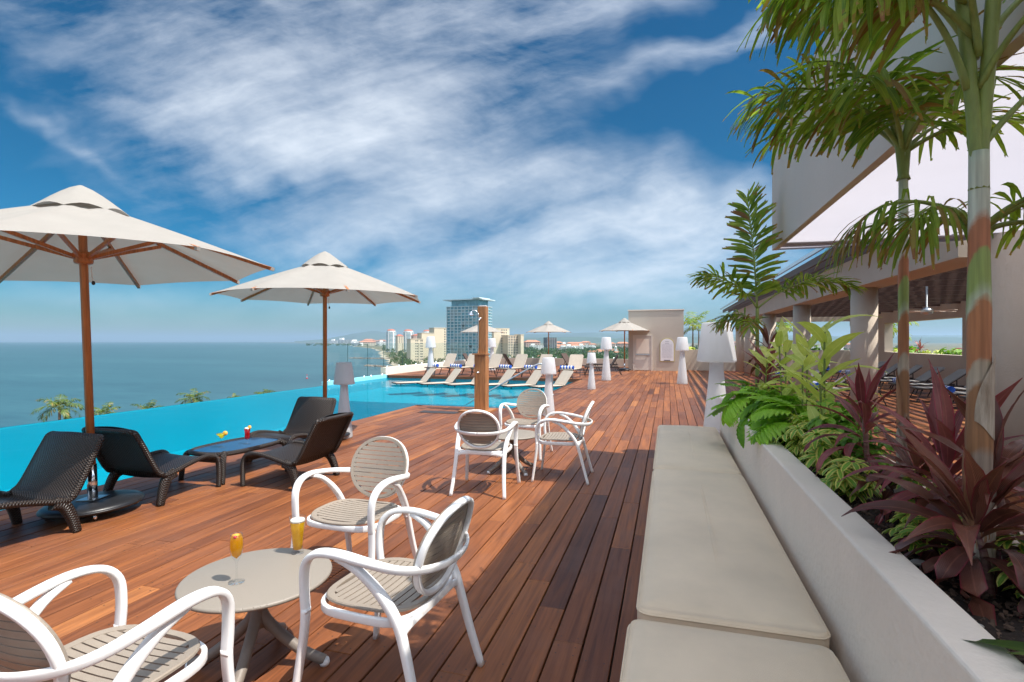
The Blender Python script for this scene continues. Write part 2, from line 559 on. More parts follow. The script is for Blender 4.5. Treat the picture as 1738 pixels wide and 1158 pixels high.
def wicker():
    m, t, out = newmat('dark_wicker')
    co = N(t, 'ShaderNodeTexCoord')
    sp = N(t, 'ShaderNodeSeparateXYZ', ins={0: co.outputs['UV']})
    K = 2 * math.pi / 0.028
    a = mth(t, 'SINE', mth(t, 'MULTIPLY', sp.outputs[0], K))
    b = mth(t, 'SINE', mth(t, 'MULTIPLY', sp.outputs[1], K * 1.35))
    w = mth(t, 'MULTIPLY', a, b)
    bp = N(t, 'ShaderNodeBump', ins={'Strength': 0.9, 'Distance': 0.004, 'Height': w})
    cc = ramp(t, mth(t, 'ADD', mth(t, 'MULTIPLY', w, 0.5), 0.5), [(0.1, (0.003, 0.0022, 0.002)), (0.55, (0.020, 0.013, 0.010)), (0.95, (0.050, 0.033, 0.025))])
    p = N(t, 'ShaderNodeBsdfPrincipled', ins={'Base Color': cc, 'Roughness': 0.36, 'Normal': bp.outputs[0]})
    p.inputs['Specular IOR Level'].default_value = 0.5
    t.links.new(p.outputs[0], out.inputs[0])
    return m


def perforated():
    """table top: small round studs in rings over beige metal"""
    m, t, out = newmat('studded_table_metal')
    co = N(t, 'ShaderNodeTexCoord')
    vo = N(t, 'ShaderNodeTexVoronoi', ins={'Vector': co.outputs['Object'], 'Scale': 55.0, 'Randomness': 0.25})
    d = ramp(t, vo.outputs['Distance'], [(0.10, (1, 1, 1)), (0.24, (0, 0, 0))])
    cc = mixc(t, mth(t, 'MULTIPLY', d, 0.35), (0.25, 0.22, 0.185), (0.13, 0.11, 0.095))
    bp = N(t, 'ShaderNodeBump', ins={'Strength': 0.5, 'Distance': 0.002, 'Height': d})
    bp.invert = True
    p = N(t, 'ShaderNodeBsdfPrincipled', ins={'Base Color': cc, 'Roughness': 0.5, 'Normal': bp.outputs[0]})
    t.links.new(p.outputs[0], out.inputs[0])
    return m


def water_pool():
    m, t, out = newmat('pool_water')
    ge = N(t, 'ShaderNodeNewGeometry')
    n1 = N(t, 'ShaderNodeTexNoise', ins={'Vector': ge.outputs['Position'], 'Scale': 2.2, 'Detail': 3.0, 'Roughness': 0.5})
    bp = N(t, 'ShaderNodeBump', ins={'Strength': 0.30, 'Distance': 0.03, 'Height': n1.outputs[0]})
    tr = N(t, 'ShaderNodeBsdfTransparent', ins={'Color': (0.10, 0.68, 0.74, 1)})
    gl = N(t, 'ShaderNodeBsdfGlossy', ins={'Roughness': 0.015, 'Normal': bp.outputs[0], 'Color': (0.9, 0.95, 1.0, 1)})
    fr = N(t, 'ShaderNodeFresnel', ins={'IOR': 1.33, 'Normal': bp.outputs[0]})
    f = mth(t, 'MULTIPLY', fr.outputs[0], 0.42, clamp=True)
    sh = N(t, 'ShaderNodeMixShader', ins={0: f, 1: tr.outputs[0], 2: gl.outputs[0]})
    t.links.new(sh.outputs[0], out.inputs[0])
    return m


def sea_mat():
    m, t, out = newmat('sea_water')
    ge = N(t, 'ShaderNodeNewGeometry')
    n1 = N(t, 'ShaderNodeTexNoise', ins={'Vector': N(t, 'ShaderNodeMapping', ins={'Vector': ge.outputs['Position'], 'Rotation': (0, 0, R(25)), 'Scale': (0.035, 0.16, 1)}).outputs[0], 'Scale': 1.0, 'Detail': 7.0, 'Roughness': 0.62})
    n2 = N(t, 'ShaderNodeTexNoise', ins={'Vector': N(t, 'ShaderNodeMapping', ins={'Vector': ge.outputs['Position'], 'Rotation': (0, 0, R(18)), 'Scale': (0.0016, 0.008, 1)}).outputs[0], 'Scale': 1.0, 'Detail': 5.0, 'Roughness': 0.6})
    cc = ramp(t, n2.outputs[0], [(0.3, (0.024, 0.072, 0.088)), (0.55, (0.036, 0.105, 0.122)), (0.75, (0.052, 0.135, 0.150))])
    cc = mixc(t, mth(t, 'MULTIPLY', ramp(t, n1.outputs[0], [(0.35, (1, 1, 1)), (0.55, (0, 0, 0))]), 0.35), cc, (0.010, 0.036, 0.055))
    bp = N(t, 'ShaderNodeBump', ins={'Strength': 0.55, 'Distance': 0.5, 'Height': n1.outputs[0]})
    df = N(t, 'ShaderNodeBsdfDiffuse', ins={'Color': cc})
    gl = N(t, 'ShaderNodeBsdfGlossy', ins={'Roughness': 0.28, 'Normal': bp.outputs[0], 'Color': (0.75, 0.88, 0.92, 1)})
    sh = N(t, 'ShaderNodeMixShader', ins={0: 0.30, 1: df.outputs[0], 2: gl.outputs[0]})
    t.links.new(sh.outputs[0], out.inputs[0])
    return m


M = {}
M['deck'] = wood_deck()
M['wicker'] = wicker()
M['tabletop'] = perforated()
M['pool_water'] = water_pool()
M['sea'] = sea_mat()
M['plaster'] = mat('taupe_plaster', (0.52, 0.45, 0.375), 0.85, 0.05, 1.2, 0.25, 45, space='Position', dirt=0.10)
M['plaster_w'] = mat('pale_plaster', (0.86, 0.74, 0.62), 0.82, 0.05, 1.6, 0.4, 40, space='Position', dirt=0.20)
M['soffit'] = mat('white_soffit', (0.84, 0.81, 0.82), 0.8, 0.03, 1.0, 0.1, 30, space='Position')
M['awning'] = mat('white_awning_fabric', (0.54, 0.535, 0.60), 0.8, 0.03, 0.7, 0.1, 200, space='Position', transl=0.50)
M['wallgrey'] = mat('grey_render', (0.64, 0.565, 0.51), 0.85, 0.04, 0.9, 0.2, 40, space='Position', dirt=0.08)
M['cushion'] = mat('tan_cushion_fabric', (0.78, 0.62, 0.445), 0.82, 0.07, 2.6, 0.35, 420, sheen=0.15, space='Position')
M['white_plastic'] = mat('white_plastic', (0.80, 0.80, 0.80), 0.34, 0.02, 5, 0.0, spec=0.5)
M['taupe_plastic'] = mat('taupe_plastic', (0.285, 0.24, 0.195), 0.5, 0.06, 7, 0.12, 240)
M['lamp_white'] = mat('white_lamp_plastic', (0.82, 0.82, 0.83), 0.42, 0.015, 3, transl=0.55)
M['canvas'] = mat('cream_canvas', (0.40, 0.375, 0.34), 0.85, 0.035, 4, 0.3, 260, transl=0.24)
M['teak'] = mat('umbrella_wood', (0.47, 0.17, 0.055), 0.42, 0.28, 5, 0.15, 60, stretch=(12, 12, 0.8))
M['shower_wood'] = mat('shower_wood', (0.36, 0.16, 0.06), 0.45, 0.32, 5, 0.2, 60, stretch=(9, 9, 0.7))
M['chrome'] = mat('chrome', (0.75, 0.76, 0.78), 0.16, 0.03, 5, metal=1.0)
M['steel'] = mat('brushed_steel', (0.62, 0.66, 0.68), 0.32, 0.05, 8, metal=1.0)
M['black_plastic'] = mat('black_plastic', (0.018, 0.019, 0.022), 0.38, 0.1, 9, 0.1, 120)
M['dark_metal'] = mat('dark_bronze_metal', (0.035, 0.027, 0.024), 0.45, 0.15, 9)
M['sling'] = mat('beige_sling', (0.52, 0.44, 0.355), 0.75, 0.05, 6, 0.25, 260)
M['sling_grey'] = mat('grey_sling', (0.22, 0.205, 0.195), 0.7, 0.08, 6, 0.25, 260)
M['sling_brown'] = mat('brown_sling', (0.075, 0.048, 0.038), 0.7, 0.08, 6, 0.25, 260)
M['blue'] = mat('blue_towel', (0.012, 0.09, 0.47), 0.9, 0.1, 20, 0.5, 200)
M['white_towel'] = mat('white_towel', (0.80, 0.81, 0.84), 0.9, 0.04, 20, 0.5, 200)
M['soil'] = mat('dark_soil', (0.030, 0.019, 0.014), 0.95, 0.5, 30, 1.0, 60, space='Position')
M['mulch'] = mat('bark_mulch', (0.06, 0.035, 0.022), 0.9, 0.5, 14, 0.5, 60, space='Position', c2=(0.16, 0.10, 0.07))
M['pebble'] = mat('pale_pebble', (0.42, 0.39, 0.36), 0.8, 0.2, 30, 0.3, 60)
M['pool_tile'] = mat('pool_tile', (0.05, 0.50, 0.58), 0.5, 0.05, 0.5, space='Position')
M['pool_rim'] = mat('pool_rim_tile', (0.30, 0.70, 0.80), 0.4, 0.05, 3, space='Position')
M['brown_slat'] = mat('brown_pergola_paint', (0.085, 0.046, 0.036), 0.55, 0.18, 5, 0.1, 50, stretch=(6, 0.6, 6), space='Position')
M['door_paint'] = mat('door_paint', (0.66, 0.60, 0.53), 0.5, 0.04, 3)
M['sign_white'] = mat('sign_white', (0.80, 0.78, 0.80), 0.5, 0.02, 3)
M['sign_gold'] = mat('sign_gold', (0.50, 0.42, 0.16), 0.5, 0.05, 3)
M['ink'] = mat('sign_ink', (0.33, 0.32, 0.36), 0.6, 0.05, 3)
M['ink_dark'] = mat('sign_ink_dark', (0.05, 0.05, 0.06), 0.6, 0.05, 3)
M['glass'] = glassmat('rail_glass', (0.955, 0.988, 0.982), 0.7, 0.01, 0.006, (0.5, 0.75, 0.75))
M['glass_edge'] = mat('glass_edge', (0.03, 0.09, 0.09), 0.2, 0.05, 3)
M['glassware'] = glassmat('glassware', (0.97, 0.98, 0.985), 0.8, 0.01)
M['blue_glass'] = mat('blue_table_glass', (0.012, 0.055, 0.13), 0.12, 0.1, 3, spec=0.8)
def drink(name, c, e=0.78):
    return mat(name, c, 0.15, 0.12, 40, transl=e)
M['beer'] = drink('beer', (1.0, 0.62, 0.03))
M['foam'] = mat('beer_foam', (0.88, 0.84, 0.74), 0.8, 0.04, 30)
M['juice'] = drink('orange_juice', (1.0, 0.56, 0.01))
M['red_drink'] = drink('red_drink', (0.95, 0.02, 0.04))
M['lime_drink'] = drink('lime_drink', (0.9, 0.85, 0.12))
M['orange_fruit'] = mat('orange_slice', (0.90, 0.40, 0.05), 0.5, 0.15, 40)
M['cherry'] = mat('cherry', (0.55, 0.02, 0.03), 0.25, 0.1, 40)
# leaves
M['palm'] = leafmat('palm_leaf', (0.10, 0.21, 0.02), (0.44, 0.56, 0.075), tip=(0.45, 0.24, 0.07), transl=0.5)
M['palm_dark'] = leafmat('coconut_leaf', (0.035, 0.085, 0.012), (0.13, 0.19, 0.03), tip=(0.25, 0.15, 0.05), transl=0.3)
M['palm_dry'] = leafmat('palm_leaf_dry', (0.30, 0.13, 0.035), (0.36, 0.27, 0.05), tip=(0.30, 0.10, 0.04), transl=0.3)
M['petiole'] = mat('palm_petiole', (0.24, 0.29, 0.07), 0.5, 0.2, 8, 0.2, 60, stretch=(5, 5, 1))
M['cordy'] = leafmat('cordyline_leaf', (0.17, 0.036, 0.042), (0.38, 0.12, 0.115), edge=(0.42, 0.035, 0.085), rough=0.36, transl=0.22)
M['cordy_dark'] = leafmat('cordyline_leaf_dark', (0.10, 0.034, 0.026), (0.23, 0.085, 0.055), edge=(0.22, 0.03, 0.04), rough=0.33, transl=0.2)
M['cordy_stem'] = mat('cordyline_stem', (0.20, 0.028, 0.05), 0.5, 0.4, 12, 0.3, 60, c2=(0.24, 0.15, 0.10), stretch=(1, 1, 6))
M['ginger'] = leafmat('ginger_leaf', (0.42, 0.54, 0.07), (0.74, 0.78, 0.24), rough=0.45, transl=0.42)
M['sheff'] = leafmat('schefflera_leaf', (0.14, 0.32, 0.03), (0.28, 0.50, 0.06), varieg=(0.74, 0.68, 0.16), rough=0.35, transl=0.3)
M['philo'] = leafmat('philodendron_leaf', (0.17, 0.40, 0.02), (0.40, 0.68, 0.06), rough=0.35, transl=0.4)
M['green'] = leafmat('green_leaf', (0.10, 0.27, 0.02), (0.26, 0.48, 0.05), rough=0.4, transl=0.36)
M['grass'] = leafmat('grass_blade', (0.10, 0.16, 0.05), (0.20, 0.26, 0.10), rough=0.5, transl=0.3)
M['stem'] = mat('green_stem', (0.16, 0.22, 0.04), 0.5, 0.3, 12)


def trunk_mat():
    """old grey-brown palm boot below, orange sheath, green crown shaft above: bands broken by noise"""
    m, t, out = newmat('palm_trunk')
    co = N(t, 'ShaderNodeTexCoord')
    sp = N(t, 'ShaderNodeSeparateXYZ', ins={0: co.outputs['Object']})
    ang = mth(t, 'ARCTAN2', sp.outputs[1], sp.outputs[0])
    no = N(t, 'ShaderNodeTexNoise', ins={'Vector': co.outputs['Object'], 'Scale': 7.0, 'Detail': 5.0, 'Roughness': 0.6})
    fb = N(t, 'ShaderNodeTexNoise', ins={'Vector': N(t, 'ShaderNodeMapping', ins={'Vector': co.outputs['Object'], 'Scale': (70, 70, 3)}).outputs[0], 'Scale': 1.0, 'Detail': 5.0})
    h = mth(t, 'ADD', sp.outputs[2], mth(t, 'ADD', mth(t, 'MULTIPLY', mth(t, 'SUBTRACT', no.outputs[0], 0.5), 0.12), mth(t, 'MULTIPLY', mth(t, 'SINE', ang), 0.05)))
    hn = mth(t, 'DIVIDE', h, 2.0)
    cc = ramp(t, hn, [(0.0, (0.24, 0.19, 0.15)), (0.20, (0.28, 0.21, 0.16)), (0.215, (0.28, 0.13, 0.055)), (0.31, (0.30, 0.14, 0.06)), (0.318, (0.44, 0.36, 0.28)), (0.345, (0.40, 0.32, 0.23)),
                      (0.352, (0.40, 0.155, 0.065)), (0.43, (0.42, 0.17, 0.07)), (0.442, (0.42, 0.46, 0.32)), (0.47, (0.27, 0.34, 0.09)), (0.515, (0.28, 0.35, 0.10)), (0.522, (0.44, 0.16, 0.075)), (0.57, (0.44, 0.17, 0.08)), (0.585, (0.56, 0.58, 0.49)), (0.76, (0.48, 0.52, 0.38)), (1.0, (0.33, 0.40, 0.15))])
    cc = mixc(t, 0.8, cc, ramp(t, fb.outputs[0], [(0.3, (0.6, 0.58, 0.55)), (0.7, (1.25, 1.25, 1.2))]), 'MULTIPLY')
    bp = N(t, 'ShaderNodeBump', ins={'Strength': 0.5, 'Distance': 0.004, 'Height': fb.outputs[0]})
    p = N(t, 'ShaderNodeBsdfPrincipled', ins={'Base Color': cc, 'Roughness': 0.6, 'Normal': bp.outputs[0]})
    t.links.new(p.outputs[0], out.inputs[0])
    return m


M['trunk'] = trunk_mat()
# ------------------------------------------------------------------ the sea, land and hills
SEA = -28.0
HZ = EYE - SEA


def gsea(px, py, z=SEA):
    return ground(px, py, z)


mb = MB()
mb.grid([[(-33000, -3000, SEA), (36000, -3000, SEA)], [(-33000, 33000, SEA), (36000, 33000, SEA)]], sm=False)
tag(mb.build('sea', M['sea']), kind='structure')

M['land'] = mat('coastal_ground', (0.075, 0.105, 0.035), 0.95, 0.4, 0.02, space='Position', c2=(0.20, 0.17, 0.10))
M['sand'] = mat('beach_sand', (0.42, 0.36, 0.27), 0.95, 0.12, 0.05, space='Position')
M['hill'] = mat('hill_forest', (0.045, 0.085, 0.045), 0.95, 0.35, 0.002, space='Position')
M['rock'] = mat('breakwater_rock', (0.24, 0.20, 0.16), 0.9, 0.35, 0.3, space='Position')
M['foliage'] = leafmat('tree_foliage', (0.020, 0.055, 0.012), (0.075, 0.15, 0.025), rough=0.7, transl=0.2)
M['bark'] = mat('tree_bark', (0.16, 0.12, 0.085), 0.9, 0.25, 12, 0.4, 30)

shore_px = [(440, 581.9), (515, 582.6), (560, 583.6), (594, 586.0), (604, 588.3), (625, 590.8), (644, 593.5), (652, 597.5), (650, 601), (655, 606),
            (664, 611), (669, 617), (677, 624), (690, 634), (700, 652), (690, 700), (600, 775), (440, 825), (200, 850), (0, 868), (-500, 900)]
SH = []
for i in range(len(shore_px) - 1):
    a, b = gsea(*shore_px[i]), gsea(*shore_px[i + 1])
    for k in range(5):
        t = k / 5
        p = a.lerp(b, t)
        dd = p.length * 0.006
        SH.append(Vector((p.x + random.uniform(-dd, dd), p.y + random.uniform(-dd, dd), 0)))


def land_sheet(name, off, z, material):
    pts = [Vector((p.x - off, p.y - off * 0.3, z)) for p in SH]
    pts += [Vector((-160, -350, z)), Vector((3000, -600, z)), Vector((26000, 6000, z)), Vector((24000, 26000, z)), Vector((4000, 26500, z))]
    m = MB()
    m.v = [tuple(p) for p in pts]
    m.face(list(range(len(pts)))[::-1])
    o = m.build(name, material)
    # a polygon this uneven is triangulated explicitly
    import bmesh
    bm = bmesh.new()
    bm.from_mesh(o.data)
    bmesh.ops.triangulate(bm, faces=bm.faces[:])
    for f in bm.faces:
        if f.normal.z < 0:
            f.normal_flip()
    bm.to_mesh(o.data)
    bm.free()
    return tag(o, kind='structure')


land_sheet('beach', 7.0, SEA + 0.25, M['sand'])
land_sheet('coastal_land', -3.0, SEA + 0.6, M['land'])


def ridge(name, pts, dist, depth, seed):
    rnd = random.Random(seed)
    n = 150
    ph = [(rnd.uniform(0.6, 9), rnd.uniform(0, 6.28), rnd.uniform(-1, 1)) for _ in range(14)]
    rows = []
    for j in range(11):
        v = j / 10
        row = []
        for i in range(n):
            px = pts[0][0] + (pts[-1][0] - pts[0][0]) * i / (n - 1)
            k = 0
            while k < len(pts) - 2 and px > pts[k + 1][0]:
                k += 1
            t = (px - pts[k][0]) / (pts[k + 1][0] - pts[k][0])
            t = t * t * (3 - 2 * t)
            hpx = pts[k][1] * (1 - t) + pts[k + 1][1] * t
            h = hpx / FPX * dist + EYE - SEA
            w = math.sin(math.pi * v) ** 0.8
            nz = sum(a * math.sin(f * i * 0.12 + p + 3 * v * f * 0.4) for f, p, a in ph) / 14
            z = SEA - 1 + max(0, h * w * (1 + 0.32 * nz)) if 0 < j < 10 else SEA - 1
            p = at_d(px, dist + (v - 0.5) * depth + 300 * nz, z)
            row.append(p)
        rows.append(row)
    m = MB()
    m.grid(rows, sm=True)
    return tag(m.build(name, M['hill']), kind='structure')


ridge('hills', [(500, 0), (548, 3), (575, 8), (605, 14), (632, 17), (655, 14), (690, 11), (740, 13), (800, 12), (880, 12), (960, 13), (1010, 15), (1060, 12), (1150, 13), (1240, 11), (1400, 9), (1700, 10), (2100, 6)], 14500, 5200, 3)
ridge('near_hills', [(700, 0), (820, 4), (900, 6), (980, 7), (1060, 5), (1160, 7), (1300, 6), (1500, 7), (1900, 4)], 9000, 2600, 8)

# breakwaters of rocks reaching out from the beach
def breakwater(pa, pb, label):
    a, b = gsea(*pa), gsea(*pb)
    L = (b - a).length
    m = MB()
    nn = int(L / 1.6)
    dirv = (b - a).normalized()
    nrm = Vector((-dirv.y, dirv.x, 0))
    for i in range(nn):
        for k in (-1.8, -0.6, 0.6, 1.8):
            c = a.lerp(b, i / nn) + nrm * (k + random.uniform(-0.5, 0.5))
            s = random.uniform(0.7, 1.4)
            rot = Matrix.Rotation(random.uniform(0, 3), 3, 'Z') @ Matrix.Rotation(random.uniform(-.5, .5), 3, 'X')
            z = 0.9 - abs(k) * 0.45
            m.box(c.x - s, c.x + s, c.y - s, c.y + s, SEA + z - s, SEA + z + s * 0.7, 0, rot=rot)
    o = m.build('breakwater', M['rock'])
    return tag(o, label, 'breakwater', 'rock breakwaters reaching into the bay')


breakwater((594, 608.5), (664, 609.5), 'long low rock breakwater farther from the deck, running out from the beach')
breakwater((622, 621.5), (684, 625), 'short tan rock breakwater nearest the pool, behind the glass railing')

# buoy
t = thing('buoy', 'small red and white marker buoy standing alone in the bay', 'buoy', gsea(521, 643, SEA))
MB().lathe([(0.0, 0.0), (0.75, 0.0), (0.8, 0.5), (0.3, 0.8), (0.0, 0.8)], 12).build('float', mat('buoy_red', (0.55, 0.05, 0.06), 0.5), t)
MB().lathe([(0.16, 0.8), (0.12, 2.6), (0.0, 2.6)], 8).build('mast', M['white_plastic'], t)
MB().lathe([(0.0, 2.55), (0.38, 2.6), (0.3, 3.2), (0.0, 3.25)], 8).build('top_mark', bpy.data.materials['buoy_red'], t)


# ------------------------------------------------------------------ trees of the town: one green mass
def clump(m, c, rx, rz, n, s):
    for _ in range(n):
        th, ph = random.uniform(0, 2 * math.pi), math.acos(random.uniform(-0.35, 1))
        rr = random.uniform(0.62, 1.05)
        p = Vector((c.x + rx * rr * math.sin(ph) * math.cos(th), c.y + rx * rr * math.sin(ph) * math.sin(th), c.z + rz * rr * math.cos(ph)))
        a = Vector((random.uniform(-1, 1), random.uniform(-1, 1), random.uniform(-1, 1))).normalized()
        b = a.cross(Vector((random.uniform(-1, 1), random.uniform(-1, 1), random.uniform(-1, 1)))).normalized()
        q = s * random.uniform(0.6, 1.4)
        k = len(m.v)
        m.v += [tuple(p + a * q), tuple(p + b * q * 0.8), tuple(p - a * q * 0.9), tuple(p - b * q * 0.7)]
        m.face((k, k + 1, k + 2, k + 3), 0, False, [(0.2, .1), (.8, .1), (.8, .6), (.2, .6)])


fm = MB()
def wood(n, fx, fy, hmin, hmax):
    for _ in range(n):
        px, py = fx(), fy()
        g = gsea(px, py, SEA + 0.6)
        d = g.length
        h = random.uniform(hmin, hmax)
        rx = h * random.uniform(0.38, 0.55)
        nq = 46 if d < 900 else (26 if d < 1600 else 14)
        clump(fm, Vector((g.x, g.y, SEA + h * 0.55)), rx, h * 0.5, nq, 0.9 if d < 900 else (1.4 if d < 1600 else 2.4))


def ysamp(y0, y1):
    # even over the ground rather than over the picture
    a, b = 1 / (y1 - CY), 1 / (y0 - CY)
    return lambda: CY + 1 / (a + (b - a) * random.random() ** 1.6)


wood(1500, lambda: random.uniform(850, 1120), ysamp(590, 634), 7, 13)
wood(700, lambda: random.uniform(1110, 1560), ysamp(588, 640), 6, 12)
wood(520, lambda: random.uniform(664, 860), ysamp(591, 640), 6, 12)
wood(260, lambda: random.uniform(650, 760), ysamp(588, 598), 7, 12)
wood(260, lambda: random.uniform(520, 700), ysamp(583.6, 588), 8, 14)
tag(fm.build('town_trees', M['foliage']), 'green belt of broad trees filling the town between beach and hotels', 'trees', kind='stuff')

# ------------------------------------------------------------------ far buildings
M['cream_wall'] = mat('cream_wall', (0.66, 0.565, 0.42), 0.85, 0.05, 0.1, space='Position')
M['tan_wall'] = mat('tan_wall', (0.58, 0.47, 0.35), 0.85, 0.05, 0.1, space='Position')
M['white_wall'] = mat('white_wall', (0.78, 0.78, 0.75), 0.85, 0.05, 0.1, space='Position')
M['red_tile'] = mat('red_roof', (0.42, 0.14, 0.09), 0.8, 0.15, 0.3, space='Position')
M['terracotta'] = mat('terracotta_roof', (0.45, 0.20, 0.12), 0.8, 0.2, 0.3, space='Position')
M['win_dark'] = mat('dark_window', (0.035, 0.05, 0.06), 0.2, 0.3, 1, spec=0.7)
M['tower_glass'] = mat('tower_glass', (0.09, 0.28, 0.36), 0.12, 0.35, 0.25, spec=0.9, space='Position', c2=(0.17, 0.42, 0.50))
M['tower_slab'] = mat('tower_slab', (0.56, 0.66, 0.69), 0.7, 0.04, 1)
M['concrete'] = mat('raw_concrete', (0.30, 0.29, 0.28), 0.9, 0.1, 0.5)

# glass tower
P = at_d(815, 500)
Lc = at_d(759, 516)
e1 = (Lc - P)
W1 = e1.length
rz = math.atan2(e1.y, e1.x)
tw = thing('glass_tower', 'tall blue glass apartment tower with white floor lines and a flat overhanging roof', 'building', (P.x, P.y, SEA), rz)
D1 = 23.0   # depth lies on local -y
ZT = 62.5
MB().box(0, W1, -D1, 0, 0, ZT, 0).build('curtain_wall', M['tower_glass'], tw)
MB().box(3, W1 - 4, -D1 + 2, -1.5, ZT, ZT + 6.2, 0).build('penthouse', M['tower_glass'], tw)
MB().box(-3.0, W1 + 3.5, -D1 - 2, 2.2, ZT + 6.2, ZT + 7.1, 0).build('roof_slab', M['tower_slab'], tw)
MB().box(-1.5, 6, -D1 + 6, 4.5, ZT + 7.1, ZT + 8.0, 0).build('roof_wing', M['tower_slab'], tw)
nf = 22
slab = MB().box(-0.5, W1 + 1.0, -D1 - 0.4, 1.1, -0.2, 0.32, 0).mesh('floor_slab', M['tower_slab'])
for i in range(1, nf + 1):
    inst(slab, 'floor_slab', tw, (0, 0, ZT / nf * i))
pier = MB().box(-0.22, 0.22, 0.0, 0.9, 0, ZT, 0).mesh('pier', M['tower_slab'])
nb = 9
for i in range(nb + 1):
    inst(pier, 'pier', tw, (W1 * i / nb + (0.3 if i == 0 else 0), 0.02, 0))
side = MB().box(-0.30, 0.0, -0.2, 0.2, 0, ZT, 0).mesh('side_mullion', M['tower_slab'])
for i in range(5):
    inst(side, 'side_mullion', tw, (-0.02, -D1 * (i + 0.5) / 5, 0))
blind = MB().box(0, W1 / nb * 0.8, 0.03, 0.12, 0, 2.3, 0).mesh('blind', mat('blind_pale', (0.32, 0.40, 0.42), 0.7))
for i in range(70):
    inst(blind, 'blind', tw, (W1 / nb * random.randrange(nb) + 0.3, 0, ZT / nf * random.randrange(nf) + 0.4))
podium = MB().box(-8, W1 + 5, -D1 - 3, 7, 0, 4.2, 0).build('podium', M['white_wall'], tw)


TURN = R(28)


def block(name, label, pxl, pxr, pyt, d, depth, material, cols=(), rows=0, ww=1.3, wh=1.5, gap=3.2, z0=3.0, roof=None, group=None, cat='building', face='px'):
    """front face between two pixel columns at distance d, facing the deck"""
    a, b = at_d(pxl, d), at_d(pxr, d * 1.0)
    w = (b - a).length / math.cos(TURN) * 1.02
    rz_ = math.atan2((b - a).y, (b - a).x) + TURN
    h = (CY - pyt) / FPX * d + EYE - SEA
    o = thing(name, label, cat, (a.x, a.y, SEA), rz_, group)
    MB().box(0, w, 0, depth, 0, h).build('wall', material, o)
    MB().box(-0.3, w + 0.3, -0.3, depth + 0.3, h, h + 0.7).build('parapet', material, o)
    if roof:
        m = MB()
        m.v = [(-0.6, -0.6, h + .7), (w + 0.6, -0.6, h + .7), (w + 0.6, depth + 0.6, h + .7), (-0.6, depth + 0.6, h + .7), (w * 0.3, depth / 2, h + roof), (w * 0.7, depth / 2, h + roof)]
        for q in ((0, 1, 5, 4), (1, 2, 5), (2, 3, 4, 5), (3, 0, 4)):
            m.face(q)
        m.build('roof', M['red_tile'], o)
    if rows:
        wm = MB().box(-ww / 2, ww / 2, -0.06, 0.25, 0, wh).mesh('window', M['win_dark'])
        fr = MB().box(-ww / 2 - 0.15, ww / 2 + 0.15, -0.30, 0.02, -0.22, 0.0).mesh('sill', M['white_wall'])
        for r_ in range(rows):
            for c_ in cols:
                z = h - 2.6 - r_ * gap
                if z < 1:
                    continue
                wi = inst(wm, 'window', o, (c_ * w, 0, z))
                if ww > 1.6:
                    inst(fr, 'sill', wi, (0, 0, 0))
    return o, w, h


block('cream_hotel', 'lowest cream hotel block with two columns of dark windows, left of its neighbours', 697, 716, 576, 640, 16, M['cream_wall'], (0.42, 0.56, 0.82, 0.93), 8, 1.3, 1.4)
block('cream_hotel', 'cream hotel block partly behind the white floor lamp at the far pool edge', 716, 735, 566, 660, 18, M['cream_wall'], (), 0)
block('cream_hotel', 'tallest cream hotel block with dark window pairs, left of the glass tower', 737, 762, 557, 690, 20, M['cream_wall'], (0.66, 0.78, 0.93), 11, 1.5, 1.5)
block('cream_hotel', 'cream hotel block just right of the glass tower and the umbrella', 838, 864, 558, 700, 20, M['cream_wall'], (0.52, 0.66, 0.80), 9, 1.7, 1.5, 3.6)
block('cream_hotel', 'lower tan hotel wing with rows of dark windows', 862, 884, 570, 690, 16, M['tan_wall'], (0.1, 0.3, 0.5, 0.7, 0.9), 7, 1.9, 1.5, 3.4)
block('cream_hotel', 'narrow plain cream stair block closing the right end of the tan hotel wing', 884, 889, 568.5, 689, 17, M['cream_wall'])
block('orange_hotel', 'small orange topped building seen between two red topped towers', 675, 684, 571, 1300, 20, M['cream_wall'], (0.3, 0.7), 5, 2, 1.6, roof=5)
block('pink_hotel', 'pinkish hotel block between the second red topped tower and the cream blocks', 702, 716, 570, 1250, 20, mat('pink_wall', (0.50, 0.34, 0.28), 0.85, 0.05, 0.1), (0.15, 0.4, 0.65, 0.9), 7, 2.2, 1.6, roof=4)
block('pink_hotel', 'slim pink building with a red roof showing right of the glass tower', 833, 841, 566, 900, 20, bpy.data.materials['pink_wall'], (0.3, 0.7), 8, 1.6, 1.6, roof=5)

# tower under construction
o, w, h = block('unfinished_tower', 'grey concrete tower under construction behind the middle far umbrella', 929.5, 945, 573.5, 1500, 22, M['win_dark'])
for i in range(8):
    MB().box(-1, w + 1, -1.2, 24, h - 2.2 - i * 3.6, h - 1.3 - i * 3.6).build('floor_slab', M['concrete'], o)
for i in range(5):
    MB().box(w * i / 4 - 0.5, w * i / 4 + 0.5, -0.9, 0.1, 0, h).build('column', M['concrete'], o)

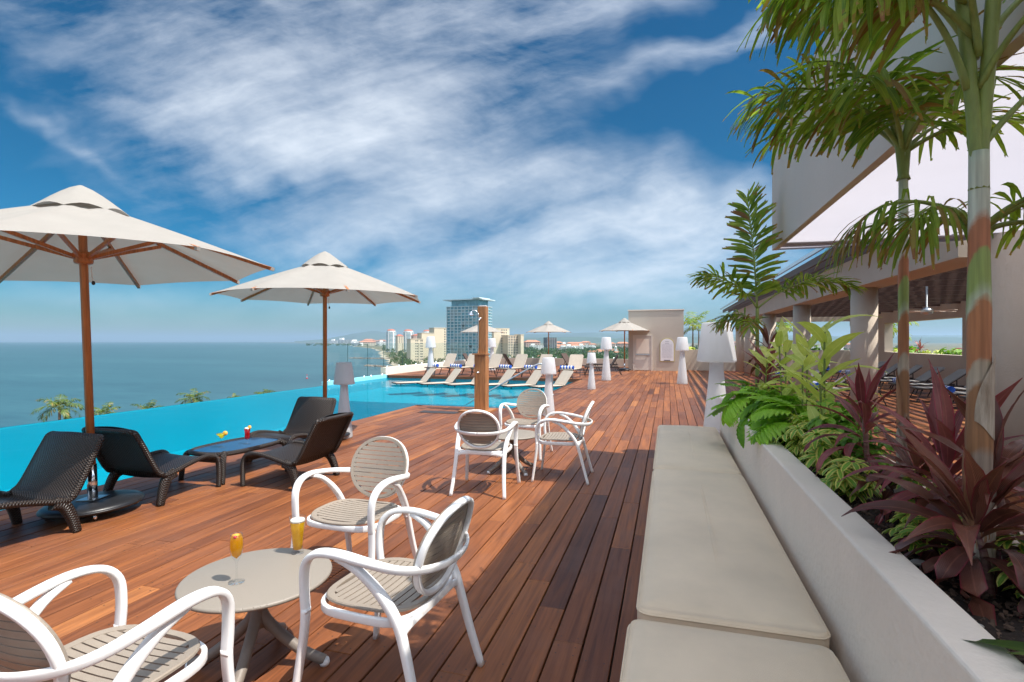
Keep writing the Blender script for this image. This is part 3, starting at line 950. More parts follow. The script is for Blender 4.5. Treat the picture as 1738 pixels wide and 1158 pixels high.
# three red topped residential towers
def red_tower(pxl, pxr, pyt, d, label):
    a, b = at_d(pxl, d), at_d(pxr, d)
    w = (b - a).length
    h = (CY - pyt) / FPX * d + EYE - SEA
    c = (a + b) / 2
    o = thing('residential_tower', label, 'building', (c.x, c.y, SEA), YAW, 'red topped residential towers')
    R0 = w / 2
    def octo(r, z0, z1, mm, nm):
        MB().lathe([(0, z0), (r, z0), (r, z1), (0, z1)], 12, sm=False).build(nm, mm, o)
    octo(R0 * 0.94, 0, h - 5, M['tower_glass'], 'wall')
    nfl = int((h - 6) / 3.4)
    sl = MB().lathe([(0, 0), (R0, 0), (R0, 1.15), (0, 1.15)], 12, sm=False).mesh('balcony', M['white_wall'])
    for i in range(nfl + 1):
        inst(sl, 'balcony', o, (0, 0, 1 + i * 3.4))
    pm = MB().box(-1.6, 1.6, -0.5, 0.5, 0, h - 5).mesh('pier', M['white_wall'])
    for k in range(6):
        an = k * math.pi / 3 + 0.2
        q = inst(pm, 'pier', o, (R0 * math.cos(an), R0 * math.sin(an), 0), rot=(0, 0, an + math.pi / 2))
    MB().lathe([(R0 * 0.9, h - 5), (R0 * 0.86, h - 2.0), (0, h - 2.0)], 12, sm=False).build('crown', M['white_wall'], o)
    MB().lathe([(R0 * 0.92, h - 2.0), (R0 * 0.55, h + 1.2), (0, h + 2.2)], 12, sm=False).build('roof', M['red_tile'], o)


red_tower(655.5, 672, 560, 1400, 'leftmost red topped residential tower, standing alone at the shore')
red_tower(684, 702, 560.5, 1420, 'middle red topped residential tower with white balconies')
red_tower(716.5, 735, 561, 1450, 'right red topped residential tower rising behind the cream blocks')


# low town houses
def house_proto(kind):
    o = thing('town_house', 'x', 'building', (0, 0, 0), 0, None)
    wm = {0: M['white_wall'], 1: M['white_wall'], 2: M['cream_wall'], 3: bpy.data.materials['pink_wall']}[kind]
    w, dp, h = [(26, 14, 9), (44, 16, 12), (38, 14, 9), (30, 14, 15)][kind]
    MB().box(-w / 2, w / 2, 0, dp, 0, h).build('wall', wm, o)
    if kind != 1:
        m = MB()
        m.v = [(-w / 2 - 1, -1, h), (w / 2 + 1, -1, h), (w / 2 + 1, dp + 1, h), (-w / 2 - 1, dp + 1, h), (-w * 0.3, dp / 2, h + 4), (w * 0.3, dp / 2, h + 4)]
        for q in ((0, 1, 5, 4), (1, 2, 5), (2, 3, 4, 5), (3, 0, 4)):
            m.face(q)
        m.build('roof', M['terracotta'], o)
    else:
        MB().box(-w / 2 + 3, -w / 2 + 12, 3, 10, h, h + 4).build('roof_house', wm, o)
    wi = MB()
    for z in range(int(h / 3)):
        for i in range(int(w / 4)):
            wi.box(-w / 2 + 1.5 + i * 4, -w / 2 + 3.6 + i * 4, -0.1, 0.2, z * 3 + 0.9, z * 3 + 2.4)
    tag(wi.build('windows', M['win_dark'], o), kind='stuff')
    return o


PH = [house_proto(k) for k in range(4)]
HL = ['small white house with a terracotta roof among the town trees', 'long low white block with a flat roof among the town trees', 'cream house row with a terracotta roof among the town trees', 'pinkish town house with a terracotta roof among the town trees']
HG = ['small white houses in the far town', 'flat roofed white blocks in the far town', 'cream house rows in the far town', 'pinkish houses in the far town']
used = set()
def house(kind, px, py, s=1.0, label=None):
    g = gsea(px, py, SEA + 0.6)
    if kind in used:
        o = copy_tree(PH[kind])
    else:
        o = PH[kind]
        used.add(kind)
    o.location = g
    o.rotation_euler = (0, 0, YAW + random.uniform(-0.5, 0.5))
    o.scale = (s, s, s)
    o['label'] = label or HL[kind]
    if label:
        if 'group' in o:
            del o['group']
    else:
        o['group'] = HG[kind]


rh = random.Random(5)
for i in range(34):
    house(rh.choice([1, 1, 0, 2, 3]), rh.uniform(940, 1064), rh.uniform(589, 596), rh.uniform(0.9, 1.5))
for i in range(10):
    house(rh.choice([0, 2, 0]), rh.uniform(1000, 1066), rh.uniform(597, 605), rh.uniform(0.6, 0.9))
for i in range(20):
    house(rh.choice([0, 1, 3, 2]), rh.uniform(585, 700), rh.uniform(583.8, 587.5), rh.uniform(1.4, 2.6))
for i in range(14):
    house(rh.choice([1, 3]), rh.uniform(1160, 1500), rh.uniform(587, 595), rh.uniform(0.9, 1.4))
house(3, 905, 594, 1.7, 'red and white stepped hotel left of the middle far umbrella pole')
house(1, 915, 594.5, 1.3, 'white flat roofed hotel beside the red and white stepped one')
house(0, 918, 610, 0.5, 'small pink roofed house alone in the trees behind the loungers')
house(1, 571, 584.6, 2.8, 'leftmost pale block on the distant shore')
house(1, 586, 585.0, 3.4, 'tall pale distant block second from the left on the shore')

# church-like white building
t = thing('white_church', 'small white domed church between the two tall floor lamps and the umbrella', 'church', gsea(1045, 603, SEA + 0.6), YAW)
MB().box(-7, 7, 0, 14, 0, 9).build('nave', M['white_wall'], t)
MB().box(-2.4, 2.4, -1, 4, 0, 15).build('bell_tower', M['white_wall'], t)
MB().lathe([(2.6, 15), (2.2, 17), (1.1, 18.6), (0, 19.2)], 10).build('dome', M['white_wall'], t)

# ------------------------------------------------------------------ the hotel terrace
X0P, X1P, X2P = -11.75, -5.65, -3.3          # pool: infinity edge, near deck edge, far right edge
Y1P, Y2P = 11.3, 20.8
YB = 31.5
mb = MB()
mb.box(-12.3, 9.0, -8, 32, SEA, -1.5)
tag(mb.build('hotel_block', M['plaster']), 'tall taupe hotel block carrying the pool terrace', 'building')

# pool
mb = MB()
mb.box(X0P, X2P, -6, Y1P, -1.45, -1.25)
mb.box(X0P, X2P, Y1P, 15.4, -1.45, -1.25)
mb.box(X0P, X2P - 0.05, 15.4, Y2P, -1.45, -0.50)                # sun shelf under the loungers
mb.box(X1P, X1P + 0.2, -6, Y1P + 0.2, -1.24, -0.06)
mb.box(X1P + 0.2, X2P + 0.2, Y1P, Y1P + 0.002 + 0.2, -1.24, -0.06) if False else None
mb.box(X2P, X2P + 0.2, Y1P, Y2P, -1.24, -0.06)
mb.box(X0P, X2P + 0.2, Y2P, Y2P + 0.2, -1.3, -0.06)
mb.box(X0P - 0.22, X0P, -6, Y2P + 0.2, -2.6, -0.125)
tag(mb.build('pool_basin', M['pool_tile']), kind='structure')
mb = MB()
mb.box(X1P + 0.2, X2P + 0.0, Y1P - 0.2, Y1P, -1.24, -0.06)
tag(mb.build('pool_wall', M['pool_tile']), kind='structure')
mb = MB()
mb.grid([[(X0P - 0.2, -6, -0.115), (X1P, -6, -0.115)], [(X0P - 0.2, Y1P, -0.115), (X1P, Y1P, -0.115)]], sm=False)
mb.grid([[(X0P - 0.2, Y1P, -0.115), (X2P, Y1P, -0.115)], [(X0P - 0.2, Y2P, -0.115), (X2P, Y2P, -0.115)]], sm=False)
tag(mb.build('pool_water', M['pool_water']), kind='structure')
# pale steps painted down into the pool
for i in range(4):
    mb = MB().box(-5.0, X2P, 12.0 + i * 0.36, 12.03 + i * 0.36 + 0.04, -1.25, -0.45 - i * 0.18 + 0.001 * i)
    tag(mb.build('pool_step_line', M['white_plastic']), kind='structure')

# ------------------------------------------------------------------ deck boards
PW, GAP = 0.141, 0.009
deck = MB()
deck.box(X1P + 0.03, 8.9, -6, Y1P - 0.21, -0.12, -0.035)
deck.box(X2P + 0.21, 8.9, Y1P - 0.21, Y2P + 0.2, -0.12, -0.035)
deck.box(-12.0, 8.9, Y2P + 0.2, YB, -0.12, -0.035)
deck_o = tag(deck.build('deck', mat('deck_underside', (0.02, 0.012, 0.009), 0.95)), kind='structure')
boards = []
x = X1P
rb = random.Random(4)
xs = []
k = int((-12.0 - X1P) / (PW + GAP)) - 1
while True:
    bx = X1P + 0.002 + k * (PW + GAP)
    if bx > 8.7:
        break
    if bx >= -12.0:
        xs.append(bx)
    k += 1
for bx in xs:
    mid = bx + PW / 2
    segs = []
    if mid < X1P:
        segs = [(Y2P + 0.155, YB)]
    elif mid < X2P:
        segs = [(-3.0, Y1P - 0.155), (Y2P + 0.155, YB)]
    else:
        segs = [(-3.0, YB)]
    for s0, s1 in segs:
        y = s0 - (rb.uniform(0, 2.4) if s0 < 0 else 0)
        while y < s1:
            L = rb.choice([1.2, 1.8, 2.1, 2.4, 3.0]) * rb.uniform(0.9, 1.1)
            e = min(y + L, s1)
            if e - y > 0.1:
                boards.append((bx, max(y, -4.0), e - 0.003, min(1, max(0, rb.gauss(0.50, 0.15)))))
            y = e
    
# framing boards along the pool
frame_boards = [(X1P + 0.17, X2P - 0.0, Y1P - 0.15, Y1P - 0.008, 0.4), (-12.0, -6.4, Y2P + 0.008, Y2P + 0.15, 0.2), (-6.39, X2P, Y2P + 0.008, Y2P + 0.15, 0.35)]


def seen(b):
    c = Vector((b[0] + PW / 2, (b[1] + b[2]) / 2, 0))
    best = None
    for yy in (b[1], c.y, b[2]):
        r_ = c.x * math.cos(YAW) + yy * math.sin(YAW)
        d_ = -c.x * math.sin(YAW) + yy * math.cos(YAW)
        if d_ > 0.6:
            px = CX + FPX * r_ / d_
            py = CY + FPX * EYE / d_
            if -30 < px < 1768 and py < 1190:
                best = d_ if best is None else min(best, d_)
    hid = -0.1 < b[0] < 1.2 and b[2] < 6.9
    return (best if best is not None and not hid else 999)


boards.sort(key=seen)
rest = MB()
for i, (bx, y0, y1, rv) in enumerate(boards):
    dz = rb.uniform(-0.0012, 0.0012)
    if i < 296:
        m = MB()
        L = y1 - y0
        e = 0.003
        m.box(-PW / 2, PW / 2, -L / 2, L / 2, -0.03, -e, rnd=rv)
        k = len(m.v)
        m.v += [(-PW / 2 + e, -L / 2 + e, 0), (PW / 2 - e, -L / 2 + e, 0), (PW / 2 - e, L / 2 - e, 0), (-PW / 2 + e, L / 2 - e, 0)]
        for q in range(k, k + 4):
            m.at[q] = rv
        m.f.pop(1), m.m.pop(1), m.s.pop(1)
        m.face((k, k + 1, k + 2, k + 3))
        for q in range(4):
            r_ = (q + 1) % 4
            m.face((4 + q, 4 + r_, k + r_, k + q))
        m.build('board', M['deck'], deck_o, loc=(bx + PW / 2, (y0 + y1) / 2, dz))
    else:
        rest.box(bx, bx + PW, y0, y1, -0.03, dz, rnd=rv)
scr = MB()
for (bx, y0, y1, rv) in boards[:296]:
    yy = y0 + 0.04
    while yy < y1:
        if math.hypot(bx, yy) < 7:
            for dx in (0.028, PW - 0.028):
                k = len(scr.v)
                scr.v += [(bx + dx + 0.0042 * math.cos(a * math.pi / 3), yy + 0.0042 * math.sin(a * math.pi / 3), 0.0016) for a in range(6)]
                scr.face(range(k, k + 6))
        yy += 0.45 if yy + 0.45 < y1 - 0.1 else max(0.05, y1 - 0.04 - yy)
        if yy > y1 - 0.03:
            break
tag(scr.build('screw_heads', M['dark_metal'], deck_o), kind='stuff')
tag(rest.build('boards', M['deck'], deck_o), kind='stuff')
for fb in frame_boards:
    m = MB().box(fb[0], fb[1], fb[2], fb[3], -0.03, 0.001, rnd=fb[4])
    m.build('edge_board', M['deck'], deck_o)
for a in ((X1P - 0.022, X1P, -4, Y1P - 0.0), ):
    MB().box(a[0], a[1], a[2], a[3], -0.112, -0.002, rnd=0.25).build('fascia_board', M['deck'], deck_o)
MB().box(X1P - 0.022, X2P - 0.022, Y1P + 0.0, Y1P + 0.022, -0.112, -0.002, rnd=0.25).build('fascia_board', M['deck'], deck_o)
MB().box(X2P - 0.022, X2P, Y1P + 0.023, Y2P - 0.023, -0.112, -0.002, rnd=0.3).build('fascia_board', M['deck'], deck_o)
MB().box(-11.75, X2P, Y2P - 0.022, Y2P, -0.112, -0.002, rnd=0.3).build('fascia_board', M['deck'], deck_o)

# small dark drain hatch in the deck by the shower
g = ground(745, 700)
t = thing('floor_hatch', 'flat dark rectangular hatch set in the deck left of the wooden shower', 'hatch', (g.x, g.y, 0.001))
MB().box(-0.42, 0.42, -0.16, 0.16, 0.0, 0.006).build('grate', M['dark_metal'], t)

# ------------------------------------------------------------------ glass railing and curb
def rail(a, b, n, z0, z1, curb, label, curbm):
    a, b = Vector(a), Vector(b)
    o = thing('glass_railing', label, 'railing', a)
    L = (b - a).length
    dr = (b - a).normalized()
    nr = Vector((-dr.y, dr.x, 0))
    if curb:
        m = MB()
        m.beam((0, 0, (curb + 0.0) / 2 - 0.06), tuple((b - a) + Vector((0, 0, curb / 2 - 0.06))), 0.26, curb + 0.12)
        m.build('curb', curbm, o)
    step = L / n
    for i in range(n):
        p0, p1 = dr * (i * step + 0.012), dr * ((i + 1) * step - 0.012)
        m = MB().beam((p0.x, p0.y, (z0 + z1) / 2), (p1.x, p1.y, (z0 + z1) / 2), 0.014, z1 - z0)
        pn = m.build('glass_panel', M['glass'], o)
        m = MB()
        m.beam((p0.x - dr.x * 0.004, p0.y - dr.y * 0.004, (z0 + z1) / 2), (p0.x + dr.x * 0.002, p0.y + dr.y * 0.002, (z0 + z1) / 2), 0.018, z1 - z0)
        m.build('glass_edge', M['glass_edge'], pn)
        for f in (0.18, 0.82):
            q = p0.lerp(p1, f)
            MB().lathe([(0.0, z0 - 0.07), (0.035, z0 - 0.07), (0.035, z0 + 0.05), (0, z0 + 0.05)], 8, c=(q.x, q.y, 0)).build('clamp', M['steel'], pn)
    return o


rail((-12.0, 16.6, 0), (-12.0, 20.9, 0), 3, 0.02, 1.40, 0.02, 'clear glass railing along the pool edge, left of the far deck', M['pool_rim'])
rail((-12.15, 21.0, 0), (-12.15, YB, 0), 6, 0.34, 1.40, 0.32, 'clear glass railing on a white curb at the left side of the far deck', M['plaster_w'])
rail((-12.1, YB + 0.15, 0), (-1.9, YB + 0.15, 0), 7, 0.47, 1.36, 0.45, 'clear glass railing on a low wall behind the far loungers', M['plaster'])

# ------------------------------------------------------------------ end wall with door and sign
XW0, XW1, YW = -1.95, 0.74, 27.7
ew = thing('stair_house', 'taupe rendered stair house with a pale door and an arched sign at the deck end', 'building', (0, 0, 0))
MB().box(XW0, XW1, YW, YW + 2.6, 0, 3.04).build('wall', M['plaster'], ew)
MB().box(XW0 - 0.03, XW1 + 0.03, YW - 0.03, YW + 2.63, 3.043, 3.09).build('coping', M['plaster_w'], ew)
dx0, dx1, dzt = -1.72, -0.76, 1.80
MB().box(dx0 + 0.07, dx1 - 0.07, YW - 0.03, YW - 0.003, 0.02, dzt - 0.07).build('door', M['door_paint'], ew)
drm = [o for o in ew.children if o.name.startswith('door')][0]
MB().box(dx0 + 0.17, dx1 - 0.17, YW - 0.038, YW - 0.031, 0.86, dzt - 0.18).build('upper_panel', M['plaster_w'], drm)
MB().box(dx0 + 0.15, dx1 - 0.12, YW - 0.09, YW - 0.055, 0.78, 0.83).build('push_bar', M['steel'], drm)
for s in (0.16, 0.75):
    MB().box(dx0 + s, dx0 + s + 0.04, YW - 0.058, YW - 0.03, 0.76, 0.85).build('bar_bracket', M['steel'], drm)
MB().box(dx0, dx0 + 0.066, YW - 0.05, YW - 0.003, 0, dzt).build('door_frame', M['door_paint'], ew)
MB().box(dx1 - 0.066, dx1, YW - 0.05, YW - 0.003, 0, dzt).build('door_frame', M['door_paint'], ew)
MB().box(dx0 + 0.066, dx1 - 0.066, YW - 0.05, YW - 0.003, dzt - 0.066, dzt).build('door_frame', M['door_paint'], ew)
wl = thing('wall_lamp', 'small white box lamp high on the stair house corner beside the umbrella', 'lamp', (-1.78, YW - 0.05, 2.05))
MB().box(-0.05, 0.05, -0.07, 0.046, 0, 0.14).build('lamp_box', M['lamp_white'], wl)
# arched sign
sg = thing('arched_sign', 'white arched rules sign with a gold border on the taupe wall', 'sign', (-0.05, YW, 0))
def arch(w, h, y, z0, off=0.0):
    pts = [(-w / 2 - off, z0 - off), (w / 2 + off, z0 - off)]
    zc = z0 + h - w / 2
    for i in range(17):
        a = math.pi * i / 16
        pts.append(((w / 2 + off) * math.cos(a), zc + (w / 2 + off) * math.sin(a)))
    return pts
def arch_plate(w, h, y0, y1, z0, off, m, nm):
    pts = arch(w, h, 0, z0, off)
    b = MB()
    n = len(pts)
    b.v = [(x, y0, z) for x, z in pts] + [(x, y1, z) for x, z in pts]
    b.face(list(range(n)))
    b.face([n + i for i in range(n)][::-1])
    for i in range(n):
        j = (i + 1) % n
        b.face((i, n + i, n + j, j))
    return b.build(nm, m, sg)
arch_plate(0.64, 1.12, -0.02, -0.003, 0.50, 0.035, M['sign_gold'], 'border')
arch_plate(0.64, 1.12, -0.03, -0.0205, 0.50, 0.0, M['sign_white'], 'panel')
ink = MB()
ink.lathe([(0.0, -0.001), (0.05, -0.001), (0.05, 0.0)], 10)
ink = MB()
for i in range(13):
    z = 1.36 - i * 0.058
    if i == 0:
        ink.box(-0.10, 0.10, -0.032, -0.0302, z, z + 0.02)
        continue
    xx = -0.24
    while xx < 0.22:
        wd = random.uniform(0.02, 0.07)
        ink.box(xx, min(xx + wd, 0.25), -0.032, -0.0302, z, z + 0.012)
        xx += wd + 0.014
ink.build('printed_lines', M['ink'], sg)
MB().box(-0.09, 0.09, -0.032, -0.0302, 1.45, 1.475).build('printed_heading', M['ink'], sg)
MB().box(-0.15, 0.15, -0.034, -0.0302, 0.515, 0.55).build('dark_plate', M['ink_dark'], sg)

# low wall with planter at the end of the deck, right side
lw = thing('low_planter_wall', 'low taupe wall striped with pergola shadow at the far end of the deck', 'wall', (0, 0, 0))
MB().box(XW1 + 0.02, 9.0, 28.6, 28.8, 0, 1.05).build('front_wall', M['plaster'], lw)
MB().box(XW1 + 0.02, 9.0, 29.7, 29.9, 0, 1.05).build('back_wall', M['plaster'], lw)
MB().box(XW1 + 0.02, 9.0, 28.8, 29.7, 0.1, 0.93).build('soil', M['soil'], lw)

# ------------------------------------------------------------------ pergola hall on the right
pg = thing('pergola', 'taupe colonnade with round columns under a dark brown slatted roof', 'pergola', (0, 0, 0))
for yy in (11.0, 15.65, 20.4, 25.0, 28.2):
    MB().lathe([(0.21, 0.0), (0.21, 2.452)], 40, c=(3.40, yy, 0)).build('column', M['plaster'], pg)
MB().box(3.16, 3.66, 7.21, 29.3, 2.45, 2.955).build('front_beam', M['plaster'], pg)
MB().box(3.66, 8.45, 28.95, 29.3, 2.45, 2.9).build('end_beam', M['plaster'], pg)
MB().box(8.45, 8.75, -2, 29.3, 2.22, 2.93).build('rear_beam', M['plaster'], pg)
MB().box(8.45, 8.75, -2, 28.5, 0, 1.06).build('rear_wall', M['plaster'], pg)
for ya in (4.4, 11.4, 18.2, 25.0):
    MB().box(8.452, 8.748, ya, ya + 0.85, 1.062, 2.218).build('pier', M['plaster'], pg)
sl = MB().box(-0.025, 0.025, 0, 22.4, 2.975, 3.115).mesh('roof_slat', M['brown_slat'])
x = 2.75
while x < 8.9:
    inst(sl, 'roof_slat', pg, (x, 7.22, 0))
    x += 0.26
pl = MB().box(3.67, 8.44, -0.035, 0.035, 2.63, 2.955).mesh('rafter', M['brown_slat'])
yy = 7.9
while yy < 28.9:
    inst(pl, 'rafter', pg, (0, yy, 0))
    yy += 1.25
MB().beam((2.62, 7.22, 3.16), (2.62, 29.6, 3.16), 0.04, 0.07).build('edge_rail', M['steel'], pg)
for i in range(3):
    MB().beam((3.2 + i * 0.35, 7.22, 3.22 + 0.10 * i), (3.2 + i * 0.35, 29.6, 3.22 + 0.10 * i), 0.03, 0.03).build('edge_rail', M['steel'], pg)
# ceiling fan
fn = thing('ceiling_fan', 'pale ceiling fan hanging under the brown pergola roof', 'fan', tuple(at_d(1573, 11.0, 2.02)))
MB().lathe([(0, 0.02), (0.10, 0.04), (0.12, 0.12), (0.05, 0.17), (0.02, 0.18), (0.02, 0.62), (0, 0.62)], 12).build('motor', M['steel'], fn)
for k in range(4):
    MB().box(0.10, 0.62, -0.06, 0.06, 0.09, 0.10).build('blade', M['plaster_w'], fn, rz=k * math.pi / 2 + 0.4)

# grey parapet wall of the upper storey with a stretched white awning below it
ov = thing('upper_wall', 'long grey rendered upper wall rising above the white awning', 'wall', (0, 0, 0))
MB().box(1.19, 1.25, -6, 6.95, 2.58, 3.93).build('wall', M['wallgrey'], ov)
MB().lathe([(0.26, 0.0), (0.26, 2.60)], 48, c=(3.42, 6.72, 0)).build('column', M['plaster'], ov)
MB().box(1.26, 3.95, 6.55, 6.85, 2.66, 2.95).build('tie_beam', M['wallgrey'], ov)
MB().box(3.80, 3.98, 5.2, 6.5, 0, 2.60).build('side_wall', M['wallgrey'], ov)
aw = thing('white_awning', 'large stretched white fabric awning glowing in the sun above the planter', 'awning', (0, 0, 0))
rows = []
for i in range(25):
    f = i / 24
    yy = -6 + 12.95 * f
    row = []
    for j in range(21):
        g = j / 20
        sag = -0.05 * math.sin(math.pi * g) * (0.3 + 0.7 * math.sin(math.pi * min(1, f * 1.0))) + 0.004 * math.sin(g * 40 + f * 9)
        yo = -0.16 * math.sin(math.pi * g) if i == 24 else 0
        row.append((1.252 + 7.74 * g, yy + yo, 2.60 + sag + (0.05 * g)))
    rows.append(row)
MB().grid(rows).build('fabric', M['awning'], aw)
MB().tube([Vector(p) + Vector((0, 0, -0.006)) for p in rows[-1]], 0.014, 6).build('hem', M['awning'], aw)
for q_ in (4, 9, 14):
    MB().tube([Vector(r[q_]) + Vector((0, 0, -0.004)) for r in rows], 0.006, 5).build('seam', M['awning'], aw)
MB().tube([Vector((r[0][0] + 0.004, r[0][1], r[0][2] + 0.002)) for r in rows], 0.012, 6).build('hem', M['awning'], aw)

# ------------------------------------------------------------------ bench and planter
bn = thing('long_bench', 'pale built in bench base running along the planter wall', 'bench', (0, 0, 0))
bevel(MB().box(-0.10, 0.555, -1.6, 6.93, 0, 0.325).build('base', M['plaster'], bn), 0.01)


def cushion(x0, x1, y0, y1, z0, z1, label):
    nx, ny = 14, 26
    th = z1 - z0
    rd = random.Random(int(y0 * 10))
    t_ = thing('bench_cushion', label, 'cushion', ((x0 + x1) / 2, (y0 + y1) / 2, z0), 0, 'tan cushions on the long bench')
    W_, L_ = x1 - x0, y1 - y0
    r_ = 0.03
    m = MB()

    def edge(tt, half):
        # rounded corner mapping of a strip parameter -1..1
        return tt * half
    rows = []
    ringprof = [(0.0, 0.012), (0.0, th - r_), (r_ * 0.3, th - r_ * 0.3), (r_, th)]
    # side rings then a puffed top
    def outline(ins):
        pts = []
        hw, hl, cr_ = W_ / 2 - ins, L_ / 2 - ins, max(0.006, 0.05 - ins)
        for cx_, cy_, a0 in ((hw - cr_, hl - cr_, 0), (-hw + cr_, hl - cr_, 90), (-hw + cr_, -hl + cr_, 180), (hw - cr_, -hl + cr_, 270)):
            for i in range(5):
                a = R(a0 + 22.5 * i)
                pts.append((cx_ + cr_ * math.cos(a), cy_ + cr_ * math.sin(a)))
        out = []
        n = len(pts)
        for i in range(n):
            p, q = pts[i], pts[(i + 1) % n]
            dd = math.dist(p, q)
            kk = 8 if i % 5 == 4 else 1
            for k_ in range(kk):
                out.append((p[0] + (q[0] - p[0]) * k_ / kk, p[1] + (q[1] - p[1]) * k_ / kk))
        return out
    rings = []
    for ins, z in ((0.012, 0.0), (0.0, 0.015), (0.0, th - r_), (0.008, th - 0.008), (0.012, th - 0.012), (0.03, th - 0.001), (0.08, th + 0.006), (0.16, th + 0.012), (0.26, th + 0.014), (0.335, th + 0.014)):
        o_ = outline(ins)
        rings.append([(a, b, z + (0.003 * math.sin(a * 9 + b * 7) if ins > 0.02 else 0)) for a, b in o_])
    m.grid(rings, closed=True)
    n = len(rings[0])
    m.face(list(range(n))[::-1])
    m.face([(len(rings) - 1) * n + i for i in range(n)])
    m.build('cover', M['cushion'], t_)
    pr = [(a, b, th - r_ + 0.004) for a, b in outline(-0.001)]
    MB().tube([Vector(p) for p in pr], 0.0035, 6, closed=True).build('piping', M['cushion'], t_)
    return t_


cushion(-0.145, 0.555, -1.5, 2.11, 0.315, 0.435, 'tan bench cushion nearest the camera, cut by the bottom edge')
cushion(-0.12, 0.568, 2.15, 4.56, 0.328, 0.45, 'long middle tan bench cushion lying in the shade')
cushion(-0.12, 0.565, 4.585, 6.95, 0.328, 0.45, 'farthest tan bench cushion, beside the tall white lamp')

plt = thing('planter', 'long raised planter of pale plaster behind the bench', 'planter', (0, 0, 0))
bevel(MB().box(0.605, 0.735, -1.6, 6.9, 0, 0.81).build('front_wall', M['plaster_w'], plt), 0.012, 3)
bevel(MB().box(1.12, 1.25, -1.6, 6.9, 0, 0.81).build('back_wall', M['plaster_w'], plt), 0.012, 3)
bevel(MB().box(0.737, 1.118, 6.77, 6.898, 0, 0.808).build('end_wall', M['plaster_w'], plt), 0.01, 3)
rows = []
for i in range(120):
    yy = -1.6 + 8.36 * i / 119
    rows.append([(0.734 + 0.388 * j / 11, yy, 0.715 + random.uniform(-0.012, 0.016)) for j in range(12)])
MB().grid(rows).build('soil', M['soil'], plt)
mm = MB()
for i in range(5200):
    xx, yy = random.uniform(0.745, 1.11), 0.6 + 6.1 * random.random() ** 1.7
    s = random.uniform(0.0015, 0.0062)
    rot = Matrix.Rotation(random.uniform(0, 3), 3, 'Z') @ Matrix.Rotation(random.uniform(-.9, .9), 3, 'X')
    mm.box(xx - s, xx + s, yy - s * 1.8, yy + s * 1.8, 0.722, 0.722 + s, rot=rot)
tag(mm.build('bark_mulch', M['mulch'], plt), kind='stuff')
peb = MB().lathe([(0, -0.5), (0.8, -0.35), (1.0, 0.0), (0.75, 0.4), (0, 0.55)], 9).mesh('pebble', M['pebble'])
for xx, yy, s in ((0.83, 2.15, 0.022), (0.80, 1.72, 0.010), (0.93, 1.62, 0.012), (0.86, 2.4, 0.009)):
    inst(peb, 'pebble', plt, (xx, yy, 0.735), scale=(s * 1.3, s, s * 0.8))

# haze over the whole bay
hm = bpy.data.materials.new('sea_haze')
hm.use_nodes = True
ht = hm.node_tree
ht.nodes.clear()
ho = ht.nodes.new('ShaderNodeOutputMaterial')
hv = N(ht, 'ShaderNodeVolumePrincipled', ins={'Color': (0.55, 0.78, 1.0, 1), 'Density': 0.000075, 'Anisotropy': 0.2})
ht.links.new(hv.outputs[0], ho.inputs['Volume'])
mb = MB().box(-34000, 37000, -4000, 34000, SEA - 3, 330)
tag(mb.build('haze', hm), kind='stuff')
# ------------------------------------------------------------------ plastic armchairs
def super_outline(hw, hd, n, e=2.0, y0=0.0):
    out = []
    for i in range(n):
        a = 2 * math.pi * i / n
        c, s_ = math.cos(a), math.sin(a)
        out.append((hw * math.copysign(abs(c) ** (2 / e), c), y0 + hd * math.copysign(abs(s_) ** (2 / e), s_)))
    return out


def half_width(v, hw, hd, e):
    t = min(1.0, abs(v) / hd)
    return hw * max(0.0, 1 - t ** e) ** (1 / e)


def panel_piece(x0, x1, v0, v1, th, curve, n=7):
    """a slat in the (x,v) plane, thickness along w, bent by curve(x)"""
    m = MB()
    rows = []
    for i in range(n + 1):
        x = x0 + (x1 - x0) * i / n
        w = curve(x)
        rows.append([(x, v0, w), (x, v1, w), (x, v1, w - th), (x, v0, w - th)])
    m.grid(rows, sm=False, closed=True)
    m.face((0, 3, 2, 1))
    b = n * 4
    m.face((b, b + 1, b + 2, b + 3))
    return m


def rim_piece(hw, hd, e, wdt, th, curve, n=44):
    a = super_outline(hw, hd, n, e)
    b = super_outline(hw - wdt, hd - wdt, n, e)
    m = MB()
    rows = []
    for i in range(n):
        o_, i_ = a[i], b[i]
        wo, wi_ = curve(o_[0]), curve(i_[0])
        rows.append([(o_[0], o_[1], wo - th * .35), (o_[0] * .985, o_[1] * .985, wo), (i_[0], i_[1], wi_), (i_[0], i_[1], wi_ - th), (o_[0], o_[1], wo - th)])
    rows.append(rows[0])
    m.grid(rows, sm=False, closed=True)
    return m


